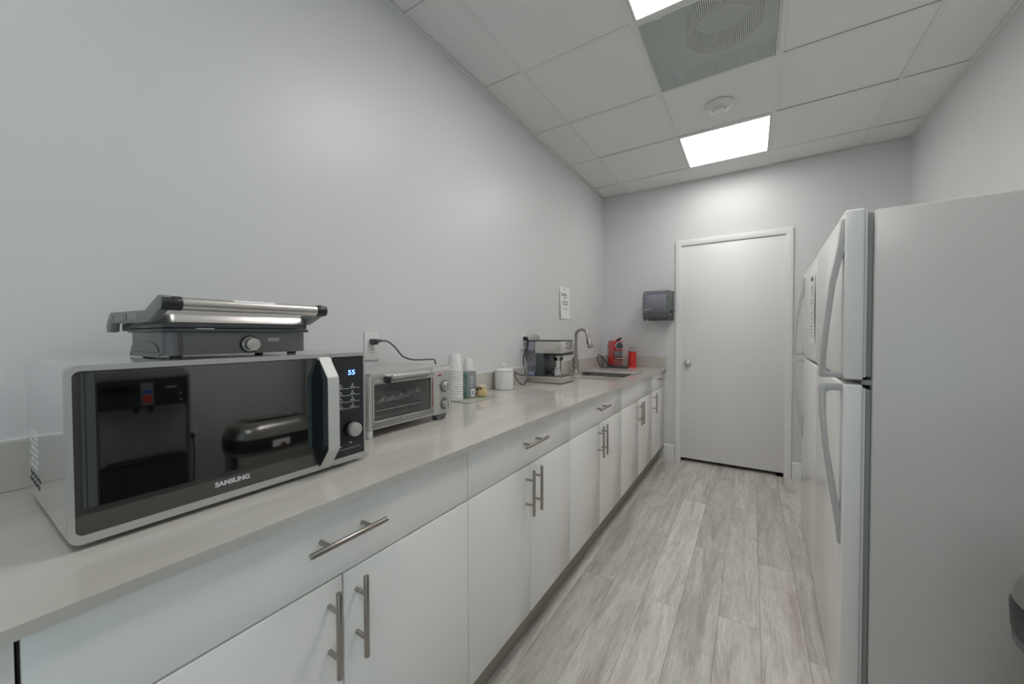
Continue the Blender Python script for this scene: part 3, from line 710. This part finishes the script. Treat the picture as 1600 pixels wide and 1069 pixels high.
# ------------------------------------------------------------------ cups, carton, jar on a glass mat
MT = CT+.0055
t = single('glass_tray', box(bm_(), .050, .214, 1.425, 1.665, CT+.0004, MT, .0015), 'mat_glass', 'thin pale green glass mat under the paper cups and small jar', 'mat', (.14, 1.56, CT))
def cup_stack(cx, cy, n, rr, hgt, pitch, label, z0=MT+.0005, name='paper_cup'):
    def prof(inv=True):
        R0, R1, h = rr, rr*.70, hgt
        return [(R0-.002, .0), (R0+.0012, .0006), (R0+.0018, .0025), (R0+.0008, .0042), (R0-.001, .0048), (R1+.0008, h-.003), (R1, h-.0006), (R1-.003, h), (R1-.005, h-.003), (0, h-.003)]
    me = None
    for k in range(n):
        if me is None: me = finish(lathe(bm_(), prof(), n=28), name, 'cup', 25)
        o = bpy.data.objects.new(name, me); COL.objects.link(o); o.location = (cx + (0.0004*math.sin(k*2.3)), cy, z0+k*pitch)
        o['category'] = 'cup'; o['group'] = label[1]
        o['label'] = label[0] if k == n-1 else label[2]
cup_stack(.092, 1.466, 14, .0405, .090, .0112, ('topmost upside-down white paper cup of the taller stack beside the toaster oven', 'tall stack of upside-down white paper cups', 'nested white paper cup within the taller stack beside the toaster oven'))
cup_stack(.056, 1.618, 12, .0300, .078, .0112, ('topmost white cup of the short stack behind the teal carton', 'short stack of white paper cups behind the carton', 'small nested white cup hidden behind the teal and gray carton'), z0=MT+.0005)
t = thing('carton', 'tall teal and gray printed carton standing before the second cup stack', 'carton', (.112, 1.548, MT), rz=-.12, local=True)
part('box', box(bm_(), -.027, .027, -.031, .031, .0004, .138, .001), 'cardgray', t)
part('teal_side', box(bm_(), -.0265, .0265, -.0318, -.0309, .004, .137), 'teal', t)
b = bm_()
for k in range(5): box(b, -.015+random.uniform(0, .004), .012, -.0322, -.0317, .040+k*.014, .045+k*.014)
part('print_lines', b, 'mark', t)
b = bm_(); box(b, .0268, .0274, -.006, .022, .006, .046); part('barcode_label', b, 'paper', t)
b = bm_()
for k in range(7): box(b, .0274, .0277, .000+k*.0025, .0012+k*.0025, .014, .038)
part('barcode', b, 'ink', t)
b = bm_()
for k in range(5): box(b, .0268, .0273, -.012, .010, .062+k*.012, .066+k*.012)
part('side_print', b, 'mark', t)
t = thing('jar', 'small yellow jar with pale lid decorated with leaves and berries on the glass mat', 'jar', (.158, 1.606, MT), local=True)
part('body', lathe(bm_(), [(0, .0005), (.020, .0005), (.026, .006), (.028, .022), (.026, .038), (.021, .045), (0, .045)], n=28), 'honey', t)
part('lid', lathe(bm_(), [(0, .0455), (.024, .0455), (.025, .050), (.0245, .058), (.021, .061), (0, .061)], n=28), 'straw', t)
rnd = random.Random(5)
for k in range(7):
    a = -2.3+rnd.uniform(-.6, .5); z = rnd.uniform(.018, .056); c = Vector((.030*math.cos(a), .030*math.sin(a), z)); b = bm_()
    d1 = Vector((-math.sin(a), math.cos(a), rnd.uniform(-.8, .8))).normalized(); d2 = d1.cross(Vector((math.cos(a), math.sin(a), 0))).normalized(); nrm = Vector((math.cos(a), math.sin(a), 0))
    vs = [b.verts.new(c+d1*.010*p+d2*.0055*q+nrm*s) for p, q, s in ((-1, 0, 0), (-.3, .9, .001), (.4, .7, .002), (1, 0, .003), (.4, -.7, .002), (-.3, -.9, .001))]
    b.faces.new(vs); part('leaf', b, 'leaf', t)
for a, z, m_ in ((-1.9, .010, 'orange'), (-1.2, .045, 'berry'), (-2.5, .012, 'orange'), (-2.0, .040, 'berry')):
    b = bm_(); bmesh.ops.create_icosphere(b, subdivisions=2, radius=.0062); bmesh.ops.translate(b, verts=b.verts[:], vec=(.030*math.cos(a), .030*math.sin(a), z+.003)); part('berry', b, m_, t)
# canister
cx, cy = .088, 1.925
t = thing('canister', 'white ceramic canister with knobbed lid left of the espresso machine', 'canister', (cx, cy, CT))
part('body', lathe(bm_(), [(0, .0004), (.052, .0004), (.056, .004), (.0575, .012), (.0575, .110), (.055, .1125), (0, .1125)], (cx, cy, CT), 40), 'ceramic', t)
ld = part('lid', lathe(bm_(), [(0, .113), (.0580, .113), (.0595, .117), (.0580, .122), (.040, .128), (.012, .131), (0, .131)], (cx, cy, CT), 40), 'ceramic', t)
part('knob', lathe(bm_(), [(0, .130), (.007, .130), (.0065, .136), (.011, .141), (.0135, .148), (.011, .155), (.005, .1585), (0, .159)], (cx, cy, CT), 24), 'ceramic', ld)

# ------------------------------------------------------------------ espresso machine
t = thing('espresso_machine', 'stainless steel espresso machine with clear water tank between canister and faucet', 'espresso machine', (.17, 2.41, CT))
x0, x1, y0, y1 = .022, .300, 2.305, 2.515
part('base', prism(bm_(), [(y, x) for x, y in []] or [(x0, CT+.004), (x1-.006, CT+.004), (x1, CT+.010), (x1-.004, CT+.046), (x0, CT+.046)], 'y', y0, y1, .003), 'steel', t)
part('base_skirt', box(bm_(), x0+.006, x1-.010, y0+.006, y1-.006, CT+.0004, CT+.005), 'blackpl', t)
b = bm_(); box(b, .160, x1-.008, y0+.008, y1-.008, CT+.046, CT+.0505, .001)
part('drip_tray', b, 'dgray', t)
b = bm_()
for k in range(14): box(b, .165, x1-.012, y0+.014+k*.0132, y0+.018+k*.0132, CT+.0505, CT+.0525)
part('drip_grate', b, 'steel', t)
part('column', box(bm_(), .100, .160, y0+.002, y1-.002, CT+.0465, 1.122, .003), mat('slate_plastic', (.055, .07, .075), .3), t)
part('head', prism(bm_(), [(.090, 1.120), (x1-.006, 1.120), (x1+.004, 1.132), (x1-.012, 1.203), (.090, 1.203)], 'y', y0, y1, .003), 'steel', t)
part('top_cover', box(bm_(), x0, x1-.010, y0-.002, y1+.002, 1.2035, 1.211, .002), 'dgray', t)
part('head_edge', box(bm_(), .0895, .0925, y0-.001, y0+.003, 1.120, 1.2035), 'blackpl', t)
part('water_tank', box(bm_(), x0+.002, .088, y0+.006, y1-.006, CT+.048, 1.135, .004), 'clear', t)
part('tank_top', box(bm_(), x0, .0885, y0+.002, y1-.002, 1.136, 1.2030, .003), mat('lilac_steel', (.36, .36, .42), .2, .8), t)
b = bm_(); box(b, x0+.006, .084, y0+.010, y1-.010, CT+.050, CT+.072); part('tank_water', b, mat('tank_tint', (.36, .37, .52), .1), t)
b = bm_(); box(b, .150, x1-.002, y0+.012, y1-.012, 1.106, 1.120, .002); part('group_plate', b, 'blackpl', t)
gh = part('group_head', cyl(bm_(), (.225, 2.41, 1.088), (.225, 2.41, 1.108), .034, n=28, bev=.002), 'chrome', t)
b = bm_(); cyl(b, (.225, 2.41, 1.066), (.225, 2.41, 1.0885), .031, .035, n=28, bev=.002)
part('portafilter', b, 'blackpl', gh)
part('steam_wand', tube(bm_(), spline([(.258, 2.345, 1.112), (.256, 2.345, 1.06), (.255, 2.345, 1.02), (.254, 2.345, CT+.075)], 6), .0065, 10), 'white', t)
part('wand_guard', tube(bm_(), spline([(.268, 2.352, 1.112), (.269, 2.352, 1.05), (.268, 2.352, .99)], 6), .0035, 12), 'dgray', t)
xf = x1-.003
ds = part('control_dial', cyl(cyl(bm_(), (xf-.004, 2.41, 1.163), (xf+.004, 2.41, 1.163), .030, n=32, bev=.001), (xf+.003, 2.41, 1.163), (xf+.016, 2.41, 1.163), .021, .019, n=28, bev=.001), 'chrome', t)
part('dial_pointer', box(bm_(), xf+.0155, xf+.0185, 2.4075, 2.4125, 1.150, 1.180), 'blackpl', ds)
b = bm_()
for k in range(10):
    a = k*2*PI/10; box(b, xf-.001, xf+.0015, 2.41+.042*math.cos(a)-.003, 2.41+.042*math.cos(a)+.003, 1.163+.033*math.sin(a)-.003, 1.163+.033*math.sin(a)+.003)
part('dial_marks', b, 'ink', t)

single('round_plate', cyl(bm_(), (.0025, 2.425, 1.142), (.0150, 2.425, 1.1395), .1145, n=48, bev=.004), 'silver', 'round gray plate leaning on the wall behind the espresso machine', 'plate', (.01, 2.425, 1.03))
b = bm_(); box(b, .0085, .034, 2.284, 2.312, 1.208, 1.236, .004)
cord_part(t, [(.030, 2.298, 1.222), (.040, 2.302, 1.219), (.030, 2.300, 1.17), (.010, 2.296, 1.10), (.012, 2.290, 1.04), (.030, 2.280, .97), (.032, 2.20, .975), (.034, 2.135, 1.000), (.055, 2.118, .960), (.082, 2.14, CT+.005), (.08, 2.19, CT+.005), (.066, 2.225, CT+.020), (.055, 2.29, CT+.020), (.05, 2.312, CT+.022)], .0032, 'wood', b, 'blackpl')
# small steel jug & black tamper on the drip tray
jx, jy = .246, 2.350
t = thing('milk_jug', 'small steel pitcher standing on the drip tray of the espresso machine', 'jug', (jx, jy, CT+.053), local=True)
part('body', lathe(bm_(), [(0, .0003), (.027, .0003), (.029, .004), (.028, .026), (.022, .044), (.021, .050), (.023, .056), (.0215, .056), (.0195, .050), (.0205, .044), (.026, .026), (.026, .004), (0, .003)], n=28), 'chrome', t)
part('handle', tube(bm_(), spline([(.018, .008, .038), (.034, .018, .034), (.036, .019, .018), (.024, .011, .010)], 6), .003, 8), 'chrome', t)
t = thing('coffee_tamper', 'black coffee scoop lying at the back of the drip tray', 'tamper', (.190, 2.345, CT+.053), local=True)
part('head', cyl(bm_(), (0, 0, .0003), (0, 0, .014), .026, n=24, bev=.001), 'blackpl', t)
part('grip', lathe(bm_(), [(0, .012), (.009, .014), (.009, .022), (.022, .032), (.024, .048), (.014, .060), (0, .061)], n=20), 'blackpl', t)

# ------------------------------------------------------------------ capsule coffee machine + milk frother in the far corner
RZ = math.radians(-50)
t = capsule = thing('capsule_machine', 'bright red capsule coffee machine in the far corner of the worktop', 'coffee machine', (.195, 3.835, CT), rz=RZ, local=True)
part('tray_base', prism(bm_(), rrect(-.125, .150, -.052, .052, .02), 'z', .0005, .018, .002), 'dgray', t)
b = bm_(); prism(b, [(-.085, .020), (.050, .020), (.050, .262), (.040, .272), (-.060, .272), (-.078, .262), (-.085, .245)], 'y', -.048, .048, .004); bd = part('body', b, 'redflat', t)
b = bm_(); prism(b, [(-.0865, .020), (.0515, .020), (.0515, .125), (-.010, .133), (-.0865, .118)], 'y', -.0495, .0495, .002); part('lower_shell', b, 'red', bd)
b = bm_(); prism(b, [(-.0868, .121), (-.010, .1345), (.0512, .1275), (.0512, .1305), (-.010, .1378), (-.0868, .124)], 'y', -.0486, .0486); part('seam_line', b, 'blackpl', bd)
hd = part('brew_head', prism(bm_(), [(.050, .160), (.070, .160), (.085, .180), (.085, .250), (.070, .266), (.050, .268)], 'y', -.036, .036, .004), 'red', t)
part('head_ring', cyl(bm_(), (.078, 0, .222), (.092, 0, .222), .041, n=36, bev=.002), 'chrome', hd)
part('head_face', cyl(bm_(), (.0915, 0, .222), (.096, 0, .222), .034, n=36, bev=.001), 'dgray', hd)
part('lever', prism(bm_(), [(.030, .270), (.095, .284), (.125, .298), (.124, .302), (.092, .291), (.030, .278)], 'y', -.015, .015, .001), 'blackpl', hd)
part('capsule_bin', box(bm_(), .050, .078, -.042, .042, .112, .172, .003), 'grayp', t)
part('cup_shelf', box(bm_(), .050, .115, -.042, .042, .092, .100, .002), 'chrome', t)
part('drip_box', box(bm_(), .051, .085, -.042, .042, .020, .090, .003), mat('dull_red', (.35, .12, .11), .3), t)
part('water_tank', box(bm_(), -.128, -.088, -.042, .042, .020, .215, .004), 'clear', t)
part('tank_lid', box(bm_(), -.130, -.086, -.044, .044, .2155, .222, .002), 'blackpl', t)
cx, cy = .352, 3.880
t = thing('milk_frother', 'red cylindrical milk frother with clear lid beside the capsule machine', 'milk frother', (cx, cy, CT))
part('body', lathe(bm_(), [(0, .0005), (.044, .0005), (.044, .012), (.0385, .016), (.0375, .160), (0, .160)], (cx, cy, CT), 32), 'red', t)
part('rim', lathe(bm_(), [(0, .1603), (.0385, .1603), (.0390, .168), (0, .168)], (cx, cy, CT), 32), 'chrome', t)
part('lid', lathe(bm_(), [(.037, .1685), (.0375, .195), (.030, .200), (0, .201)], (cx, cy, CT), 32), 'clear', t)
part('lid_knob', lathe(bm_(), [(0, .201), (.020, .201), (.020, .207), (0, .207)], (cx, cy, CT), 24), 'grayp', t)
part('power_button', cyl(bm_(), (cx+.010, cy-.0355, CT+.072), (cx+.0115, cy-.0385, CT+.072), .0065, n=14), 'berry', t)
cord_part(capsule, [(.100, 3.905, CT+.02), (.075, 3.86, CT+.06), (.055, 3.80, CT+.11), (.048, 3.74, CT+.125), (.050, 3.70, CT+.10), (.07, 3.68, CT+.04), (.11, 3.66, CT+.006), (.15, 3.66, CT+.006), (.19, 3.69, CT+.008), (.206, 3.72, CT+.010)], .0045, 'wood')
single('power_strip', box(bm_(), .205, .345, 3.700, 3.745, CT+.0004, CT+.020, .004), 'dgray', 'flat dark gray power block lying before the red milk frother', 'power block', (.27, 3.72, CT))
bpy.data.objects['power_strip'].name = 'power_block'

# ------------------------------------------------------------------ paper note on the left wall, towel dispenser on the back wall
t = thing('wall_note', 'white printed paper note taped on the left wall above the faucet', 'note', (.002, 3.01, 1.52))
b = bm_(); nn = 8; g = []
for i in range(nn+1):
    row = []
    for j in range(nn+1):
        y = 2.903+.212*i/nn; z = 1.386+.273*j/nn; row.append(b.verts.new((.0012+.009*(1-i/nn)**3*(1-j/nn)**.5+.004*((1-j/nn)**3), y, z)))
    g.append(row)
for i in range(nn):
    for j in range(nn): b.faces.new((g[i][j], g[i+1][j], g[i+1][j+1], g[i][j+1]))
sh_ = part('sheet', b, 'paper', t)
b = bm_()
for (yc, zc, wd, hh) in ((2.995, 1.640, .035, .006), (2.990, 1.601, .105, .005), (2.990, 1.586, .120, .005), (3.002, 1.567, .050, .005), (3.015, 1.532, .115, .006), (3.015, 1.513, .110, .006), (3.015, 1.472, .075, .005)):
    k = 0; y = yc-wd/2
    while y < yc+wd/2:
        wl = .008+.010*((k*7) % 3)/2; box(b, .0095 if zc < 1.48 else .0062, .0099 if zc < 1.48 else .0066, y, min(y+wl, yc+wd/2), zc-hh/2, zc+hh/2); y += wl+.003; k += 1
part('printed_lines', b, 'ink', t)
b = bm_(); 
t = thing('towel_dispenser', 'smoky violet-gray paper towel dispenser on the back wall left of the door', 'towel dispenser', (.597, YB, 1.53))
ax0, ax1, ay0, ay1, az0, az1 = .476, .700, 3.775, YB-.004, 1.405, 1.680
prof = [(ay1-.06, az1), (ay0+.05, az1-.008), (ay0+.015, az1-.030), (ay0, az1-.070), (ay0, az0+.055), (ay0+.012, az0+.008), (ay0+.02, az0), (ay1-.06, az0)]
pin = [(y+.004 if y < ay1-.07 else y, z-.004 if z > 1.6 else z+.002) for y, z in prof]
part('cover', prism(bm_(), prof, 'x', ax0, ax1, .006), 'smoke', t)
part('back_plate', box(bm_(), ax0+.004, .724, ay1-.012, ay1, az0-.018, az1-.004, .003), 'grayp', t)
part('side_shell', prism(bm_(), [(ay1-.002, az1-.004), (ay0+.045, az1-.008), (ay0+.012, az1-.07), (ay0+.012, az0+.03), (ay1-.002, az0+.01)], 'x', ax1+.001, ax1+.018, .003), 'clearside', t)
part('base_bar', box(bm_(), ax0+.006, ax1+.012, ay0+.03, ay1-.012, az0-.004, az0+.034, .004), 'dgray', t)
for x in (ax0+.008, ax1): part('foot', box(bm_(), x-.002, x+.020, ay0+.012, ay0+.05, az0-.022, az0+.01, .002), 'dgray', t)
b = bm_(); cyl(b, (ax0+.02, ay0+.13, 1.555), (ax1-.02, ay0+.13, 1.555), .085, n=32); part('paper_roll', b, 'paper', t)
part('logo_strip', box(bm_(), ax0+.022, ax0+.075, ay0-.001, ay0+.0005, 1.487, 1.491), 'mark', t)
part('logo_bar', box(bm_(), ax0+.020, ax0+.023, ay0-.001, ay0+.0005, 1.477, 1.495), 'mark', t)
b = bm_(); cyl(b, (ax1+.016, ay0+.05, 1.468), (ax1+.040, ay0+.05, 1.468), .016, n=18, bev=.002); tube(b, spline([(ax1+.030, ay0+.05, 1.466), (ax1+.045, ay0+.03, 1.462), (ax1+.060, ay0+.01, 1.472)], 5), .007, 8)
part('lever', b, 'dgray', t)

# ------------------------------------------------------------------ refrigerators
def fridge(loc, rz, label, handle_y, hinge_y):
    """local frame: x = depth (0 = door front, towards +x the back), y = width 0..w, z up"""
    w, D = .735, .700
    t = thing('refrigerator', label, 'refrigerator', loc, 'white top-freezer refrigerators', rz, True)
    zt = 1.622; zs = 1.103
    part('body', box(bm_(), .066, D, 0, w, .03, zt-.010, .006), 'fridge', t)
    part('toe_grille', box(bm_(), .070, .085, .01, w-.01, .004, .055), 'grayp', t)
    for y in (.05, w-.05):
        for x in (.12, D-.06): part('foot', cyl(bm_(), (x, y, .0005), (x, y, .031), .018, n=12), 'blackpl', t)
    for nm, z0, z1 in (('freezer_door', zs+.008, zt), ('fridge_door', .058, zs-.006)):
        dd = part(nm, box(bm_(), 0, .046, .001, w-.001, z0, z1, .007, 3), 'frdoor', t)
        part('inner_liner', box(bm_(), .0455, .052, .004, w-.004, z0+.008, z1-.010, .002), 'fridge', dd)
        part('gasket', box(bm_(), .051, .065, .012, w-.012, z0+.010, z1-.014, .002), 'gasket', dd)
        s = 1 if handle_y < w/2 else -1; ya, yb = sorted((handle_y, handle_y+s*.030))
        if nm == 'freezer_door':
            o_ = [(0, 1.600), (-.006, 1.596), (-.014, 1.52), (-.033, 1.41), (-.048, 1.26), (-.055, 1.16), (-.056, z0+.012), (-.053, z0+.004), (0, z0+.004)]
            i_ = [(0, z0+.020), (-.030, z0+.020), (-.038, z0+.026), (-.040, 1.16), (-.033, 1.26), (-.019, 1.40), (0, 1.50)]
        else:
            o_ = [(0, .600), (-.006, .604), (-.012, .66), (-.026, .76), (-.042, .88), (-.053, 1.00), (-.056, z1-.014), (-.053, z1-.004), (0, z1-.004)]
            i_ = [(0, z1-.022), (-.030, z1-.022), (-.038, z1-.030), (-.038, 1.00), (-.028, .88), (-.013, .78), (0, .70)]
        part('handle', prism(bm_(), o_ + i_, 'y', ya, yb, .002), 'frhandle', dd)
    part('seam_strip', box(bm_(), .044, .066, .006, w-.006, zs-.006, zs+.008), 'gasket', t)
    s = 1 if hinge_y < w/2 else -1
    ya, yb = sorted((hinge_y, hinge_y+s*.045))
    part('hinge_cover', box(bm_(), .010, .110, ya, yb, zt+.001, zt+.014, .004), 'grayp', t)
    b = bm_(); prism(b, [(-.0+.004, zs-.004), (.070, zs-.010), (.070, zs+.006), (.030, zs+.006)], 'y', ya+.003, yb-.012); part('center_hinge', b, 'frhandle', t)
    return t
f1 = fridge((1.607, 1.500, 0), math.radians(-1.6), 'white top-freezer refrigerator nearest the camera, its gray side toward us', .008, .690)
f2 = fridge((1.632, 2.272, 0), math.radians(-1.2), 'white top-freezer refrigerator farther back next to the door', .697, .002)
# paper sheet on the far refrigerator (magnet held), slightly curled
rz = math.radians(-1.2); t = thing('paper_sheet', 'curled white paper list hanging on the far refrigerator freezer door', 'paper', (1.632, 2.272, 0), rz=rz, local=True)
b = bm_(); g = []
for i in range(9):
    row = []
    for j in range(13):
        y = .06+.235*i/8; z = 1.20+.34*j/12; row.append(b.verts.new((-.0015-.0035*(1-i/8)**3*math.sin(PI*min(1, j/12*1.02))**1.2, y, z)))
    g.append(row)
for i in range(8):
    for j in range(12): b.faces.new((g[i][j], g[i+1][j], g[i+1][j+1], g[i][j+1]))
part('sheet', b, 'paper', t)
b = bm_()
for k in range(16): box(b, -.0030, -.0020, .16, .16+.05+.06*((k*5) % 4)/3, 1.235+k*.017, 1.240+k*.017)
part('printed_lines', b, 'inkfaint', t)
part('magnet', cyl(bm_(), (-.008, .18, 1.530), (-.001, .18, 1.530), .012, n=20, bev=.001), 'grayp', t)

# ------------------------------------------------------------------ trash can (its rim enters the frame at lower right, and it mirrors in the microwave door)
bx0, bx1, by0, by1 = 1.832, 2.150, .868, 1.330
t = thing('trash_can', 'steel trash can with domed lid and black rim at the lower right edge', 'trash can', ((bx0+bx1)/2, (by0+by1)/2, 0))
def br(o, z, r_=.12): return [(x, y, z) for x, y in rrect(bx0+o, bx1-o, by0+o, by1-o, r_-o*.5, 10)]
part('body', loft(bm_(), [br(.022, .02), br(.020, .03), br(.016, .60)]), 'binsteel', t)
part('base_ring', loft(bm_(), [br(.018, .0005), br(.014, .004), br(.016, .028)]), 'blackpl', t)
part('liner_rim', loft(bm_(), [br(.012, .600), br(.008, .603), br(.008, .618), br(.012, .622)]), mat('gray_liner', (.13, .12, .135), .45), t)
part('black_band', loft(bm_(), [br(.009, .6225), br(.006, .628), br(.004, .680), br(.008, .690)]), 'blackpl', t)
ld = part('lid', loft(bm_(), [br(.007, .6905), br(.008, .702), br(.014, .726), br(.028, .748), br(.050, .765), br(.066, .770), br(.070, .767), br(.074, .752), br(.079, .750)]), 'binsteel', t)
part('flap', loft(bm_(), [br(.0795, .7505), br(.086, .755), br(.098, .757)]), 'blackpl', ld)
lb = part('label_tag', box(bm_(), bx0-.0025, bx0+.010, 1.035, 1.125, .632, .668, .001), 'paper', t)
part('label_mark', prism(bm_(), [(1.088+.016*math.cos(a), .633+.017*math.sin(a)) for a in [k*PI/10 for k in range(11)]], 'x', bx0-.0032, bx0-.0022), 'berry', lb)
part('pedal', box(bm_(), bx0-.035, bx0+.025, 1.06, 1.14, .012, .022, .003), 'blackpl', t)

# ------------------------------------------------------------------ water cooler (seen mirrored in the microwave door)
cx0, cx1, cy0, cy1 = 1.985, 2.330, .392, .725
t = thing('water_cooler', 'black and gray bottom-loading water cooler mirrored in the microwave door', 'water cooler', ((cx0+cx1)/2, (cy0+cy1)/2, 0))
part('cabinet', box(bm_(), cx0+.10, cx1, cy0, cy1, .02, 1.075, .010), 'coolerbody', t)
for y in (cy0+.008, cy1-.008): part('side_cheek', box(bm_(), cx0+.004, cx0+.105, y-.008, y+.008, .02, 1.06, .006), 'coolerbody', t)
part('top_cover', prism(bm_(), [(cx0+.010, 1.045), (cx0+.02, 1.068), (cx0+.08, 1.082), (cx1-.02, 1.084), (cx1, 1.074), (cx1, 1.055), (cx0+.010, 1.045)][:-1], 'y', cy0+.001, cy1-.001, .003), 'coolerbody', t)
cpn = part('control_panel', box(bm_(), cx0, cx0+.101, cy0+.012, cy1-.012, .918, 1.050, .005), 'blackgl', t)
bt = part('dispense_buttons', box(bm_(), cx0-.006, cx0+.001, .540, .585, .925, 1.030, .003), 'grayp', cpn)
part('lower_door', box(bm_(), cx0+.004, cx0+.101, cy0+.017, cy1-.017, .03, .665, .004), 'blackgl', t)
b = bm_(); prism(b, [(cy0+.016, cx0+.004)] + [(cy0+.016+(cy1-cy0-.032)*k/12, cx0+.012+.07*math.sin(PI*k/12)) for k in range(13)] + [(cy1-.016, cx0+.004), (cy1-.016, cx0+.1), (cy0+.016, cx0+.1)], 'z', .666, .917)
me = finish(b, 'alcove', mat('alcove_gray', (.25, .25, .25), .4)); 
for v in me.vertices: v.co = Vector((v.co.y, v.co.x, v.co.z)) - ROOTLOC[t.name]
me.flip_normals(); o = bpy.data.objects.new('alcove', me); COL.objects.link(o); o.parent = t
part('red_button', box(bm_(), cx0-.0085, cx0-.0055, .547, .578, .938, .972, .002), mat('red_button', (.45, .03, .02), .35), bt)
part('blue_button', box(bm_(), cx0-.0085, cx0-.0055, .547, .578, .982, .996, .002), 'blue', bt)
for y in (.535, .585): part('tap', cyl(bm_(), (cx0+.045, y, .885), (cx0+.045, y, .919), .009, n=14), 'blackpl', t)
b = bm_()
for k in range(7): box(b, cx0-.0006, cx0+.0006, .630+k*.006, .634+k*.006, 1.000, 1.006)
box(b, cx0-.0006, cx0+.0006, .680, .688, .965, .970); box(b, cx0-.0006, cx0+.0006, .682, .690, .935, .940)
part('panel_marks', b, 'mark', cpn)
part('drip_tray', box(bm_(), cx0-.004, cx0+.05, cy0+.04, cy1-.04, .664, .676, .003), 'blackpl', t)
cord_part(t, [(W-.03, .836, .666), (W-.045, .838, .655), (W-.045, .84, .5), (W-.04, .82, .2), (W-.03, .76, .04), (W-.045, .715, .04)], .004, 'wood', box(bm_(), W-.035, W-.0085, .822, .850, .652, .682, .004), 'blackpl')
